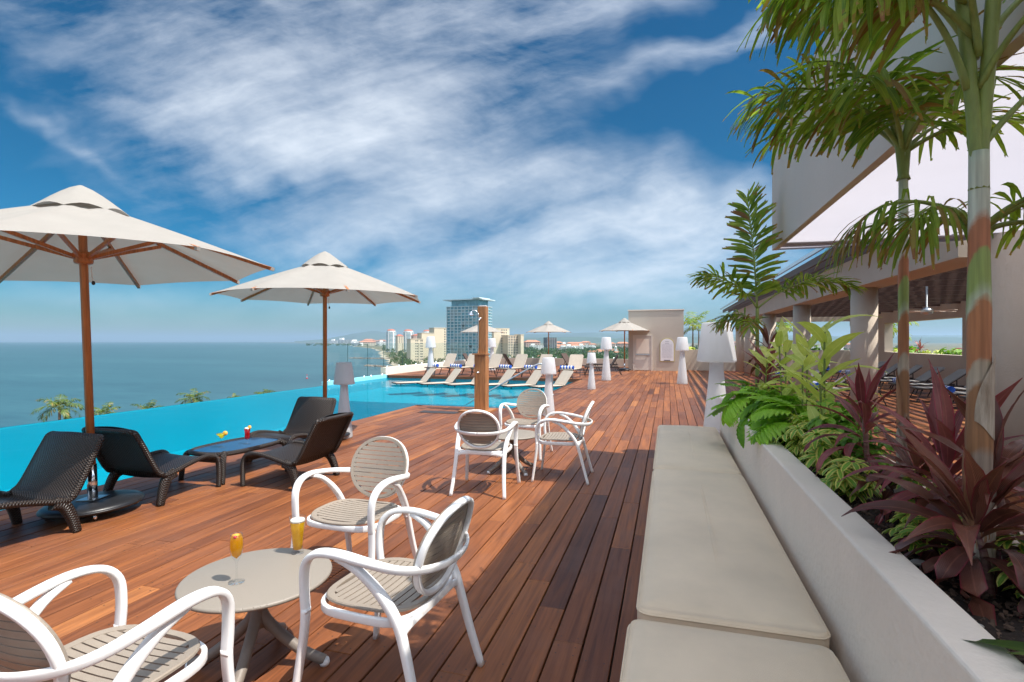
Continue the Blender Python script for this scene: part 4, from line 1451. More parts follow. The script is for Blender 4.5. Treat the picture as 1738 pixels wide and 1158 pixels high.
def make_chair():
    t = thing('armchair', 'x', 'chair')
    bar = rrect(0.040, 0.028, 0.009)
    # arms: left front leg top, armrest, band behind the back, other side
    def side(s):
        return [(s * .262, .225, .40), (s * .262, .232, .50), (s * .268, .222, .595), (s * .278, .165, .652), (s * .284, .06, .668), (s * .279, -.08, .652), (s * .256, -.19, .632), (s * .20, -.268, .619), (s * .105, -.318, .612), (0, -.332, .610)]
    for s in (-1, 1):
        p = cr(side(s), 5)
        n = len(p)
        scl = []
        for i in range(n):
            f = i / (n - 1)
            g = max(0.0, min(1.0, (f - .50) / .28))
            e = max(0.0, min(1.0, (f - .12) / .2)) * .12
            scl.append(((1.0 + e) * (1 - g) + .42 * g, 1.0 * (1 - g) + 1.2 * g))
        MB().sweep(p, bar, scales=scl, up=(0, 1, 0)).build('armrest', M['white_plastic'], t)
    for s in (-1, 1):
        p = cr([(s * .288, .272, 0), (s * .276, .250, .16), (s * .266, .230, .32), (s * .262, .225, .42)], 4)
        MB().sweep(p, rrect(0.040, 0.028, 0.009), up=(0, 1, 0), scales=[0.84 + 0.16 * i / (len(p) - 1) for i in range(len(p))]).build('leg', M['white_plastic'], t)
    for s in (-1, 1):
        p = cr([(s * .268, -.318, 0), (s * .252, -.272, .16), (s * .243, -.225, .33), (s * .243, -.19, .43), (s * .252, -.12, .53), (s * .270, -.03, .615), (s * .280, .06, .655)], 4)
        n = len(p)
        MB().sweep(p, rrect(0.038, 0.030, 0.008), up=(0, 1, 0), scales=[(0.85 + 0.25 * min(1, i / (n * .45)) - (0.35 * max(0, (i - n * .6)) / (n * .4))) for i in range(n)]).build('leg', M['white_plastic'], t)
    # seat frame
    fr = [(x * 1.0, y, .412) for x, y in super_outline(.243, .222, 36, 4.0)]
    MB().sweep([Vector(p) for p in fr], rrect(0.020, 0.036, 0.006), closed=True).build('seat_frame', M['white_plastic'], t)
    ar = cr([(-.243, -.20, .36), (-.19, -.215, .398), (0, -.222, .405), (.19, -.215, .398), (.243, -.20, .36)], 4)
    MB().sweep(ar, rrect(0.018, 0.03, 0.006)).build('rear_arch', M['white_plastic'], t)
    # seat
    cs = lambda x: 0.010 * (x / .2) ** 2
    seat = bpy.data.objects.new('seat', rim_piece(.238, .228, 2.9, .030, .012, cs).mesh('seat', M['taupe_plastic']))
    col.objects.link(seat)
    seat.parent = t
    seat.location = (0, .005, .441)
    pitch = .0335
    nn = 13
    for i in range(nn):
        v = (i - (nn - 1) / 2) * pitch * .99
        w = half_width(abs(v) + .004, .238 - .030, .228 - .030, 2.9) + .004
        if w > .05:
            panel_piece(-w, w, v - pitch / 2 + .0032, v + pitch / 2 - .0032, .009, lambda x: cs(x) - .0012).build('slat', M['taupe_plastic'], seat)
    # back: tilted disc, local x right, y up along the back, z towards the sitter
    tilt = R(17)
    bk = bpy.data.objects.new('backrest', rim_piece(.212, .202, 2.15, .022, .012, lambda x: .55 * x * x).mesh('backrest', M['taupe_plastic']))
    col.objects.link(bk)
    bk.parent = t
    # columns of the matrix: local x -> -X world (keeps right handed), y -> up the back, z -> forward
    up_ = Vector((0, -math.sin(tilt), math.cos(tilt)))
    fw = Vector((0, math.cos(tilt), math.sin(tilt)))
    bk.matrix_local = Matrix(((-1, up_.x, fw.x, 0), (0, up_.y, fw.y, -.270), (0, up_.z, fw.z, .655), (0, 0, 0, 1)))
    nn = 13
    pitch = .0295
    for i in range(nn):
        v = (i - (nn - 1) / 2) * pitch
        w = half_width(abs(v) + .004, .190, .180, 2.15) + .004
        if w > .05:
            panel_piece(-w, w, v - pitch / 2 + .0019, v + pitch / 2 - .0019, .009, lambda x: .55 * x * x - .0012).build('slat', M['taupe_plastic'], bk)
    ring = [Vector((x, y, .55 * x * x - .020)) for x, y in super_outline(.203, .193, 44, 2.15)]
    MB().sweep(ring, rrect(0.022, 0.030, 0.007), closed=True, up=(0, 0, 1)).build('back_ring', M['white_plastic'], bk)
    return t


chair = make_chair()
chair_spots = [
    (-1.87, 2.90, 178, 'white and taupe armchair behind the near round table, facing the camera', 'armchairs round the near table'),
    (-1.165, 2.07, 86, 'white and taupe armchair right of the near round table, its back turned to the bench', 'armchairs round the near table'),
    (-1.755, 1.285, -2, 'white and taupe armchair in the bottom left corner, cut by the frame', 'armchairs round the near table'),
    (-1.775, 5.09, 4, 'white and taupe armchair seen from behind at the farther round table', 'armchairs round the farther table'),
    (-1.13, 5.77, 93, 'white and taupe armchair at the right of the farther round table, in profile', 'armchairs round the farther table'),
    (-1.80, 6.74, 176, 'white and taupe armchair behind the farther round table, next to the short floor lamp', 'armchairs round the farther table')]
for i, (x, y, a, lb, gp) in enumerate(chair_spots):
    o = chair if i == 0 else copy_tree(chair)
    o.location = (x, y, 0)
    o.rotation_euler = (0, 0, R(a))
    o['label'] = lb
    o['group'] = gp


# ------------------------------------------------------------------ round tables
def make_table():
    t = thing('round_table', 'x', 'table')
    m = MB().lathe([(0, .402), (.308, .402), (.321, .408), (.324, .416), (.321, .423), (.315, .4255), (0, .4255)], 64)
    m.build('tabletop', M['tabletop'], t)
    MB().lathe([(.036, .19), (.036, .402), (0, .402)], 16).build('post', M['post'], t)
    MB().lathe([(0, .395), (.11, .395), (.11, .4015), (0, .4015)], 24).build('mount', M['post'], t)
    for k in range(4):
        a = k * math.pi / 2 + 0.35
        c, s_ = math.cos(a), math.sin(a)
        p = cr([(c * .01, s_ * .01, .27), (c * .04, s_ * .04, .215), (c * .12, s_ * .12, .135), (c * .21, s_ * .21, .065), (c * .30, s_ * .30, .022)], 5)
        lg = MB().tube(p, [.027 - .004 * i / len(p) for i in range(len(p))], 10).build('leg', M['post'], t)
        MB().lathe([(0, 0), (.02, 0), (.024, .012), (.02, .03), (0, .03)], 10, c=(c * .30, s_ * .30, 0)).build('foot', M['white_plastic'], lg)
    return t


M['post'] = mat('taupe_table_post', (0.21, 0.18, 0.155), 0.5, 0.1, 9, 0.15, 90)
tb = make_table()
tb.location = (-1.81, 2.01, 0)
tb['label'] = 'near low round taupe table carrying a beer and a flute glass'
tb2 = copy_tree(tb, loc=(-1.745, 5.90, 0), rz=0.5, label='farther low round taupe table, empty, between three armchairs')
tb['group'] = tb2['group'] = 'low round tables'


# ------------------------------------------------------------------ drinks
def glass_thing(name, label, loc, parts, cat='drink'):
    t = thing(name, label, cat, loc)
    for nm, prof, mt_ in parts:
        MB().lathe(prof, 24).build(nm, mt_, t)
    return t


ZT_ = 0.4262
g1 = glass_thing('beer_glass', 'tall glass of golden beer with a thin foam head on the near table', (-1.80, 2.27, ZT_), [
    ('glass', [(0, 0), (.029, 0), (.030, .006), (.0245, .02), (.0255, .05), (.030, .10), (.038, .165), (.0395, .185), (.0375, .185), (.0362, .165), (.0285, .10), (.0238, .05), (.022, .022), (0, .018)], M['glassware']),
    ('beer', [(0, .0195), (.0215, .0225), (.0234, .05), (.0280, .10), (.0355, .160), (0, .160)], M['beer']),
    ('foam', [(0, .1603), (.0355, .1603), (.0365, .1705), (.03, .173), (0, .173)], M['foam'])])
g2 = glass_thing('flute_glass', 'orange cocktail in a tall flute glass with fruit on the near table', (-1.845, 1.92, ZT_), [
    ('glass', [(0, 0), (.034, 0), (.034, .002), (.008, .006), (.0045, .02), (.0045, .085), (.010, .098), (.022, .120), (.029, .155), (.028, .19), (.0235, .215), (.0215, .215), (.026, .19), (.027, .155), (.020, .121), (0, .103)], M['glassware']),
    ('cocktail', [(0, .1035), (.0195, .1225), (.0265, .155), (.0255, .19), (.0225, .208), (0, .208)], M['juice'])])
MB().lathe([(0, -.008), (.007, -.004), (.008, .002), (.005, .007), (0, .008)], 10, c=(.008, -.016, .205)).build('cherry', M['cherry'], g2)
MB().lathe([(0, -.002), (.015, -.002), (.015, .002), (0, .002)], 16, c=(-.004, 0, .209)).build('orange_slice', M['orange_fruit'], g2)

# ------------------------------------------------------------------ wicker lounge chairs and side table
def make_lounge():
    t = thing('wicker_lounge_chair', 'x', 'lounge chair')
    prof = cr([(0, .43, .275), (0, .40, .325), (0, .34, .342), (0, .22, .335), (0, .05, .300), (0, -.08, .268), (0, -.155, .265), (0, -.215, .315), (0, -.275, .42), (0, -.335, .54), (0, -.385, .635), (0, -.410, .685), (0, -.432, .705)], 4)
    n = len(prof)
    L = [0.0]
    for i in range(1, n):
        L.append(L[-1] + (prof[i] - prof[i - 1]).length)

    def hw(i):
        f = i / (n - 1)
        if f < .55:
            return .315 + .012 * math.sin(f * 3)
        if f > .93:
            return .295 - .05 * ((f - .93) / .07) ** 2
        return .318 - .02 * (f - .55) / .4

    def nrm(i):
        d = prof[min(i + 1, n - 1)] - prof[max(i - 1, 0)]
        return Vector((0, d.z, -d.y)).normalized() * (-1)
    K = 10
    top, bot, uvt = [], [], []
    for i in range(n):
        f = i / (n - 1)
        nn_ = nrm(i)
        if nn_.z < 0 and f < .5:
            nn_ = -nn_
        dish = .020 + (.030 if f > .5 else 0.0) * math.sin(math.pi * min(1, max(0, (f - .5) / .5)))
        rt, rb_, ru = [], [], []
        for j in range(K + 1):
            u_ = -1 + 2 * j / K
            w = hw(i)
            off = dish * (u_ * u_ - 1)
            p = prof[i] + Vector((u_ * w, 0, 0))
            q = p + Vector((0, nn_.y, nn_.z)) * off
            rt.append(q)
            rb_.append(q - Vector((0, nn_.y, nn_.z)) * .020)
            ru.append((u_ * w, L[i]))
        top.append(rt)
        bot.append(rb_)
        uvt.append(ru)
    k1 = int(n * .52)
    m = MB().grid(top[:k1 + 1], uv=uvt[:k1 + 1])
    m.grid(bot[:k1 + 1], uv=uvt[:k1 + 1])
    m.build('seat', M['wicker'], t)
    m = MB().grid(top[k1:], uv=uvt[k1:])
    m.grid(bot[k1:], uv=uvt[k1:])
    m.build('backrest', M['wicker'], t)
    for s in (-1, 1):
        p = [prof[i] + Vector((s * hw(i), 0, 0)) for i in range(n)]
        MB().tube(p[2:k1 + 2], .024, 8, uvs=.024 * 3).build('seat_rim', M['wicker'], t)
        MB().tube(p[k1:-1] + [p[-1]], [.026] * (n - k1 - 1) + [.022], 8, uvs=.024 * 3).build('back_rim', M['wicker'], t)
    tp = [prof[-1] + Vector((x_ * hw(n - 1), 0, 0)) for x_ in (-1, -.7, -.3, 0, .3, .7, 1)]
    MB().tube(tp, .022, 8, uvs=.07).build('top_rim', M['wicker'], t)
    fp = [prof[1] + Vector((x_ * .31, 0, -.012)) for x_ in (-1, -.5, 0, .5, 1)]
    MB().tube(fp, .024, 8, uvs=.07).build('front_rim', M['wicker'], t)
    for s in (-1, 1):
        p = cr([(s * .315, .33, .335), (s * .322, .41, .318), (s * .328, .452, .25), (s * .330, .458, .13), (s * .330, .455, 0)], 5)
        MB().sweep(p, rrect(.056, .052, .02), up=(0, 1, 0), scales=[1.0 - .18 * i / len(p) for i in range(len(p))], uvs=.09).build('leg', M['wicker'], t)
        p = cr([(s * .305, -.05, .262), (s * .315, -.125, .225), (s * .328, -.175, .12), (s * .335, -.205, 0)], 5)
        MB().sweep(p, rrect(.070, .085, .02), up=(0, 1, 0), scales=[1.15 - .45 * i / len(p) for i in range(len(p))], uvs=.12).build('leg', M['wicker'], t)
    return t


lg = make_lounge()
lspots = [(-4.80, 2.83, 180, 'dark wicker lounge chair at the left edge of the picture, facing left'),
          (-4.77, 3.93, 0, 'dark wicker lounge chair seen from behind, just right of the near umbrella base'),
          (-3.76, 4.80, 90, 'dark wicker lounge chair with its curved back turned to the near round table'),
          (-4.66, 5.82, 176, 'dark wicker lounge chair farthest from the camera, below the second umbrella')]
for i, (x, y, a, lb) in enumerate(lspots):
    o = lg if i == 0 else copy_tree(lg)
    o.location, o.rotation_euler = (x, y, 0), (0, 0, R(a))
    o['label'] = lb
    o['group'] = 'dark wicker lounge chairs by the pool'

st = thing('wicker_side_table', 'low dark wicker side table with a blue glass top and two cocktails', 'table', (-4.74, 4.95, 0), R(-3))
out = super_outline(.30, .48, 40, 3.2)
MB().tube([Vector((x, y, .298)) for x, y in out], .026, 8, closed=True, uvs=.08).build('rim', M['wicker'], st)
m = MB()
o2 = super_outline(.285, .465, 40, 3.2)
m.grid([[(x, y, .290) for x, y in o2], [(x, y, .308) for x, y in o2]], closed=True)
m.face(list(range(40, 80)))
m.build('glass_top', M['blue_glass'], st)
for sx, sy in ((-1, -1), (1, -1), (1, 1), (-1, 1)):
    p = cr([(sx * .22, sy * .38, .295), (sx * .262, sy * .43, .270), (sx * .285, sy * .455, .17), (sx * .295, sy * .47, 0)], 5)
    MB().sweep(p, rrect(.06, .056, .02), up=(0, 1, 0), scales=[1.1 - .3 * i / len(p) for i in range(len(p))], uvs=.1).build('leg', M['wicker'], st)

g3 = glass_thing('margarita_glass', 'pale green margarita in a wide stemmed glass on the wicker side table', (-4.80, 4.78, .309), [
    ('glass', [(0, 0), (.036, 0), (.036, .002), (.007, .006), (.004, .02), (.004, .085), (.012, .095), (.024, .112), (.030, .125), (.054, .145), (.057, .160), (.055, .160), (.052, .146), (.028, .127), (.022, .113), (0, .098)], M['glassware']),
    ('cocktail', [(0, .0985), (.0215, .114), (.0275, .128), (.051, .147), (.053, .153), (0, .158)], M['lime_drink'])])
m = MB()
m.lathe([(0, -.003), (.026, -.003), (.026, .003), (0, .003)], 16)
o = m.build('orange_slice', M['orange_fruit'], g3)
o.location, o.rotation_euler = (.05, 0, .160), (R(80), 0, R(30))
g4 = glass_thing('hurricane_glass', 'red cocktail with orange slice in a footed glass on the wicker side table', (-4.68, 5.03, .309), [
    ('glass', [(0, 0), (.036, 0), (.036, .003), (.009, .010), (.006, .03), (.014, .042), (.028, .060), (.030, .085), (.028, .12), (.036, .185), (.034, .185), (.026, .12), (.028, .085), (.026, .062), (0, .045)], M['glassware']),
    ('cocktail', [(0, .046), (.0255, .063), (.0275, .085), (.0255, .12), (.0325, .172), (0, .172)], M['red_drink']),
    ('foam', [(0, .1725), (.0325, .1725), (.030, .184), (.015, .190), (0, .191)], M['foam'])])
m = MB()
m.lathe([(0, -.003), (.022, -.003), (.022, .003), (0, .003)], 16)
o = m.build('orange_slice', M['orange_fruit'], g4)
o.location, o.rotation_euler = (.030, 0, .192), (R(70), 0, R(10))


# ------------------------------------------------------------------ umbrellas
def make_umbrella(detail=True):
    t = thing('umbrella', 'x', 'umbrella')
    RC, ZE, ZV, ZA, RV = 1.51, 2.16, 2.66, 2.85, 0.36
    k8 = [Vector((math.cos(math.pi / 8 + math.pi / 4 * i), math.sin(math.pi / 8 + math.pi / 4 * i), 0)) for i in range(8)]
    # main canopy: panels sag between the ribs
    m = MB()
    rows = []
    for i in range(9):
        f = i / 8
        r = .10 + (RC - .10) * f
        z = ZV + .04 - (ZV + .04 - ZE) * (f * .9 + .1 * f * f)
        row = []
        for k in range(8):
            a, b = k8[k], k8[(k + 1) % 8]
            for q in range(5):
                g = q / 5
                d = a.lerp(b, g)
                s_ = math.sin(math.pi * g)
                row.append((d.x * r, d.y * r, z - .035 * s_ * math.sin(math.pi * f) + (.006 * math.sin(3 * k + q * 2.1) if 0 < i < 8 else 0) + .014 * s_ * f * f))
        rows.append(row)
    m.grid(rows, closed=True)
    m.build('canopy', M['canvas'], t)
    # vent cap
    m = MB()
    rows = []
    for i in range(6):
        f = i / 5
        row = []
        for k in range(8):
            a, b = k8[k], k8[(k + 1) % 8]
            for q in range(5):
                g = q / 5
                d = a.lerp(b, g)
                s_ = math.sin(math.pi * g)
                r = .015 + (RV - .015) * f
                z = ZA + .015 - (ZA - ZV + .068) * (f ** 1.25) + .034 * s_ * f ** 3
                row.append((d.x * r, d.y * r, z))
        rows.append(row)
    m.grid(rows, closed=True)
    m.build('vent_cap', M['canvas'], t)
    # hanging edge hem
    for k in range(8):
        a = k8[k]
        rb_ = MB()
        rb_.beam(a * .06 + Vector((0, 0, ZV + .005)), a * (RC + .012) + Vector((0, 0, ZE - .018)), .026, .034)
        rib = rb_.build('rib', M['teak'], t)
        mid = (a * .06 + Vector((0, 0, ZV + .005))).lerp(a * RC + Vector((0, 0, ZE - .018)), .42)
        MB().beam(a * .07 + Vector((0, 0, 2.235)), mid - Vector((0, 0, .02)), .022, .032).build('strut', M['teak'], rib)
        if detail:
            MB().beam(a * (RC - .01) + Vector((0, 0, ZE - .012)), a * (RC + .02) + Vector((0, 0, ZE - .018)), .028, .030).build('corner_pocket', M['canvas'], rib)
    MB().lathe([(.032, .28), (.032, 2.72), (.02, 2.76), (0, 2.76)], 16).build('pole', M['teak'], t)
    MB().lathe([(.034, 2.17), (.066, 2.18), (.072, 2.20), (.066, 2.222), (.078, 2.235), (.078, 2.27), (.040, 2.285), (.034, 2.285)], 20).build('hub', M['teak'], t)
    MB().lathe([(.026, 2.60), (.055, 2.61), (.055, 2.65), (.026, 2.66)], 16).build('top_hub', M['teak'], t)
    MB().lathe([(.038, .11), (.038, .42), (.034, .42)], 20).build('sleeve', M['chrome'], t)
    MB().box(-.085, .085, -.085, .085, .122, .129).build('base_plate', M['steel'], t)
    bs = MB().lathe([(0, .045), (.30, .045), (.355, .055), (.368, .072), (.365, .088), (.345, .102), (.30, .112), (.12, .120), (0, .121)], 48).build('base', M['black_plastic'], t)
    MB().lathe([(.352, .066), (.3725, .070), (.3725, .076), (.352, .080)], 48).build('base_trim', M['black_plastic'], bs)
    for k in range(4):
        a = k * math.pi / 2 + .75
        c = MB().lathe([(0, -.012), (.026, -.012), (.028, 0), (.026, .012), (0, .012)], 14).build('castor', M['chrome'], t)
        c.location = (math.cos(a) * .30, math.sin(a) * .30, .028)
        c.rotation_euler = (R(90), 0, a)
    if detail:
        pts = [(0.05, 0.02, 2.15), (0.055, 0.02, 2.06), (0.06, 0.025, 2.02)]
        MB().tube(cr(pts, 4), .004, 5).build('cord', M['white_plastic'], t)
        MB().lathe([(0, -.02), (.012, -.012), (.014, 0), (.010, .016), (0, .02)], 8, c=(.06, .025, 2.01)).build('cord_knob', M['dark_metal'], t)
    return t


um = make_umbrella()
uspots = [((-4.83, 3.42), 14, (0.0, -2.3), 'large cream umbrella at the left edge, nearest the camera'),
          ((-5.02, 6.95), 24, (0.0, 0.0), 'cream umbrella second from the camera, over the wicker lounge chairs'),
          (tuple(at_d(818, 31.0))[:2], 10, (0, 0), 'far cream umbrella half hidden behind the wooden shower, before the glass tower'),
          (tuple(at_d(931, 30.8))[:2], 30, (0, 0), 'middle far cream umbrella behind the loungers'),
          (tuple(at_d(1060, 26.7))[:2], 0, (0, 0), 'far cream umbrella beside the stair house with the door')]
for i, ((x, y), a, tl, lb) in enumerate(uspots):
    o = um if i == 0 else copy_tree(um)
    o.location = (x, y, 0)
    o.rotation_euler = (R(tl[0]), R(tl[1]), R(a))
    o['label'] = lb
    o['group'] = 'cream umbrellas with wooden poles'
    if i >= 2:
        o.scale = (.86, .86, .93)


# ------------------------------------------------------------------ white floor lamps
def make_lamp():
    """the tall one, 1.65 m"""
    t = thing('floor_lamp', 'x', 'floor lamp')
    MB().lathe([(0, .0), (.170, 0), (.180, .012), (.182, .04), (.168, .20), (.148, .40), (.125, .62), (.104, .82), (.088, 1.0), (.080, 1.12), (.080, 1.172)], 40).build('column', M['lamp_white'], t)
    MB().lathe([(.06, 1.170), (.205, 1.170), (.222, 1.176), (.226, 1.19), (.222, 1.22), (.170, 1.615), (.162, 1.637), (.148, 1.645), (0, 1.648)], 40).build('shade', M['lamp_white'], t)
    return t


lm = make_lamp()
def lamp_at(px, py, s, lb, gp, first=False, d=None):
    o = lm if first else copy_tree(lm)
    if d is None:
        d = FPX * EYE / (py - CY)
    o.location = at_d(px, d)
    o.scale = (s, s, s)
    o['label'] = lb
    o['group'] = gp


TALL, SHORT = 'tall white floor lamps', 'short white floor lamps'
lamp_at(1216, 0, 1.055, 'biggest tall white floor lamp, standing at the end of the bench and planter', TALL, True, 6.75)
lamp_at(1158, 652, .995, 'tall white floor lamp in front of the low striped wall, right of the arched sign', TALL)
lamp_at(1029, 646, 1.0, 'tall white floor lamp at the end of the far lounger row, behind a shorter lamp', TALL)
lamp_at(731, 637, 1.03, 'tall white floor lamp at the far left corner of the pool', TALL)
lamp_at(835, 0, 1.0, 'tall white floor lamp mostly hidden behind the wooden shower pillar', TALL, d=27.0)
lamp_at(584, 743, .71, 'short white floor lamp behind the wicker chairs, under the second umbrella', SHORT)
lamp_at(931, 705, .71, 'short white floor lamp behind the farther round table', SHORT)
lamp_at(1004, 661, .69, 'short white floor lamp farthest along the deck, beside a tall one', SHORT)

# ------------------------------------------------------------------ wooden shower
sp_ = ground(817, 697.5)
sh = thing('wooden_shower', 'wooden pillar shower with a chrome head, standing at the corner of the pool deck', 'shower', sp_, YAW * .0 + R(2))
MB().box(-.118, .128, -.12, .13, 0.03, 1.205).build('lower_pillar', M['shower_wood'], sh)
MB().box(-.16, .14, -.15, .15, 1.207, 1.235).build('ledge', M['shower_wood'], sh)
MB().box(-.055, .125, -.09, .09, 1.237, 2.24).build('upper_pillar', M['shower_wood'], sh)
MB().box(-.02, .11, -.07, .07, 2.241, 2.262).build('cap', M['lamp_white'], sh)
MB().box(-.42, .26, -.30, .26, .002, .028).build('platform', M['shower_wood'], sh)
MB().tube(cr([(-.030, -.12, 1.24), (-.030, -.12, 2.0), (-.040, -.135, 2.10), (-.09, -.15, 2.15), (-.16, -.17, 2.14)], 5), .010, 8).build('riser_pipe', M['chrome'], sh)
hd = MB().lathe([(0, .05), (.018, .045), (.022, .02), (.062, -.005), (.066, -.02), (.060, -.026), (0, -.026)], 20).build('shower_head', M['chrome'], sh)
hd.location, hd.rotation_euler = (-.17, -.19, 2.08), (R(18), R(14), 0)
MB().tube([(-.03, -.14, 1.98), (.045, -.135, 1.98)], .016, 8).build('bracket', M['chrome'], sh)
k_ = MB().lathe([(0, 0), (.030, 0), (.030, .02), (.016, .028), (.014, .06), (0, .062)], 14).build('tap', M['chrome'], sh)
k_.location, k_.rotation_euler = (-.03, -.132, .83), (R(90), 0, 0)
k_ = MB().lathe([(0, 0), (.028, 0), (.028, .02), (0, .03)], 14).build('tap', M['chrome'], sh)
k_.location, k_.rotation_euler = (-.02, -.092, 1.95), (R(90), 0, 0)

# pool handrail
def hpt(px, py, z):
    d = FPX * (EYE - z) / (py - CY)
    return cam2w((px - CX) / FPX * d, d, z)


hb = Vector((X2P + 0.12, 0, 0))
hr = thing('pool_handrail', 'curved steel pool handrail rising from the water behind the farther chairs', 'handrail', (0, 0, 0))
for dy in (0.0, ):
    Yh = 14.6
    x0 = X2P + .18
    pth = cr([(x0, Yh + dy, 0), (x0, Yh + dy, .50), (x0 - .06, Yh + dy, .74), (x0 - .24, Yh + dy - .05, .84), (x0 - .50, Yh + dy - .12, .80), (x0 - 1.35, Yh + dy - .40, .30), (x0 - 2.2, Yh + dy - .66, -.22), (x0 - 2.5, Yh + dy - .75, -.42)], 6)
    MB().tube(pth, .022, 10).build('rail_tube', M['steel'], hr)
    MB().lathe([(0, 0), (.055, 0), (.055, .008), (0.02, .012)], 16, c=(x0, Yh + dy, 0.002)).build('floor_flange', M['steel'], hr)


# ------------------------------------------------------------------ sling loungers
def make_sling(ang, seat_h, fabric, leg_len=None, frame='dark_metal', label='x', W=.60, name='sun_lounger'):
    """foot at -y, head at +y, origin under the hinge"""
    t = thing(name, label, 'sun lounger')
    hw = W / 2
    z = seat_h
    LS, LB = 1.08, .64
    m = MB()
    rows = []
    pr = rrect(W - .05, .022, .010)
    m.sweep([Vector((0, -LS, z + .014)), Vector((0, -LS * .5, z + .010)), Vector((0, -.01, z + .014))], pr)
    m.build('seat', M[fabric], t)
    ca, sa = math.cos(ang), math.sin(ang)
    b0, b1 = Vector((0, .02, z + .022)), Vector((0, .02 + LB * ca, z + .022 + LB * sa))
    m = MB()
    up = Vector((0, -sa, ca))
    outl = []
    r_ = .07
    for cx_, cy_, a0 in ((hw - r_, LB - r_, 0), (-hw + r_, LB - r_, 90), (-hw + .01, .01, 180), (hw - .01, .01, 270)):
        rr_ = r_ if cy_ > .3 else .01
        for i in range(5):
            a = R(a0 + 22.5 * i)
            outl.append((cx_ + rr_ * math.cos(a), cy_ + rr_ * math.sin(a)))
    n = len(outl)
    for off in (.014, -.010):
        for x, y in outl:
            m.v.append(tuple(b0 + Vector((x, ca * y, sa * y)) + up * off))
    m.face(list(range(n)))
    m.face([n + i for i in range(n)][::-1])
    for i in range(n):
        j = (i + 1) % n
        m.face((i, n + i, n + j, j))
    m.build('backrest', M[fabric], t)
    fr = MB()
    for s in (-1, 1):
        fr.beam((s * (hw - .012), -LS - .02, z), (s * (hw - .012), .40, z), .030, .036)
    fr.beam((-hw, -LS - .02, z), (hw, -LS - .02, z), .03, .036)
    fr.build('frame', M[frame], t)
    MB().beam(tuple(b0 - up * .028), tuple(b0 + (b1 - b0) * .9 - up * .028), W * .9, .022).build('back_frame', M[frame], t)
    if leg_len is None:
        leg_len = z
        for y in (-LS + .12, -.05):
            for s in (-1, 1):
                MB().beam((s * (hw - .03), y, z), (s * (hw + .01), y - .14, 0), .024, .024).build('leg', M[frame], t)
            MB().beam((-hw, y - .07, z * .5), (hw, y - .07, z * .5), .016, .016).build('crossbar', M[frame], t)
        for s in (-1, 1):
            MB().beam((s * (hw - .03), .36, z), (s * (hw + .01), .50, 0), .024, .024).build('leg', M[frame], t)
        MB().beam((0, .34, z), tuple(b0.lerp(b1, .62)), .03, .02).build('prop', M[frame], t)
    else:
        for y in (-LS + .15, .28):
            for s in (-1, 1):
                MB().beam((s * (hw - .04), y, z - .01), (s * (hw - .04), y, z - leg_len), .028, .028).build('leg', M[frame], t)
        MB().beam((0, .30, z), tuple(b0.lerp(b1, .62)), .03, .02).build('prop', M[frame], t)
    return t


# in the water
iw = make_sling(R(50), 0.05, 'sling', leg_len=.08)
base = []
for i in range(6):
    f = i / 5
    p0 = gpos = hpt(673 + 0, 651, -.05)
    x = -8.98 + 1.06 * i
    y = 18.42 - .02 * i
    base.append((x, y))
ord6 = ['first', 'second', 'third', 'fourth', 'fifth', 'sixth']
for i, (x, y) in enumerate(base):
    o = iw if i == 0 else copy_tree(iw)
    o.location, o.rotation_euler = (x, y, -.115), (0, 0, R(-44 + (i % 3) * 1.5))
    o['label'] = f'beige lounger standing in the pool water, {ord6[i]} from the left of its row'
    o['group'] = 'beige loungers standing in the pool water'


def make_towel():
    t = thing('rolled_towel', 'x', 'towel')
    L = .56
    n = 9
    for i in range(n):
        m = MB()
        x0, x1 = -L / 2 + L * i / n, -L / 2 + L * (i + 1) / n
        ring = []
        for x in (x0, x1):
            ring.append([(x, .070 * math.cos(a * math.pi / 8) * (1 + .03 * math.sin(3 * a)), .070 * math.sin(a * math.pi / 8)) for a in range(16)])
        m.grid(ring, closed=True)
        if i == 0:
            m.face(list(range(16)))
        if i == n - 1:
            m.face(list(range(16, 32))[::-1])
        m.build('stripe', M['blue'] if i % 2 == 0 else M['white_towel'], t)
    return t


bl = make_sling(R(62), 0.34, 'sling')
tw_ = make_towel()
fx = [(-9.55, 22.10), (-8.45, 22.05), (-7.35, 22.00), (-6.2, 21.98), (-5.10, 21.95), (-3.75, 21.95)]
for i, (x, y) in enumerate(fx):
    o = bl if i == 0 else copy_tree(bl)
    a = -22 if i < 5 else -10
    o.location, o.rotation_euler = (x, y, 0), (0, 0, R(a))
    o['label'] = f'beige lounger on the deck behind the pool, {ord6[i]} from the left of its row'
    o['group'] = 'beige loungers in a row behind the pool'
    q = tw_ if i == 0 else copy_tree(tw_)
    v_ = Matrix.Rotation(R(a), 3, 'Z') @ Vector((0, -.86, 0))
    q.location = (x + v_.x, y + v_.y, .435)
    q.rotation_euler = (0, 0, R(a + 4))
    q['label'] = f'blue and white striped rolled towel on the {ord6[i]} lounger from the left behind the pool'
    q['group'] = 'striped rolled towels on the poolside loungers'
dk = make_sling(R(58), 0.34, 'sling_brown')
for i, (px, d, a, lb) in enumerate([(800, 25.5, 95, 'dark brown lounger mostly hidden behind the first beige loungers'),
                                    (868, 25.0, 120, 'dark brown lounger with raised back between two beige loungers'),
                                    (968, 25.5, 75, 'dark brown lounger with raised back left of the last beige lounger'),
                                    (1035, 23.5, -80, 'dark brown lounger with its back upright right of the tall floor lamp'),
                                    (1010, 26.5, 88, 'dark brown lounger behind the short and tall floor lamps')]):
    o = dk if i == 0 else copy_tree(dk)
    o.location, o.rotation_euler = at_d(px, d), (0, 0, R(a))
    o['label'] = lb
    o['group'] = 'dark brown loungers at the back of the far deck'

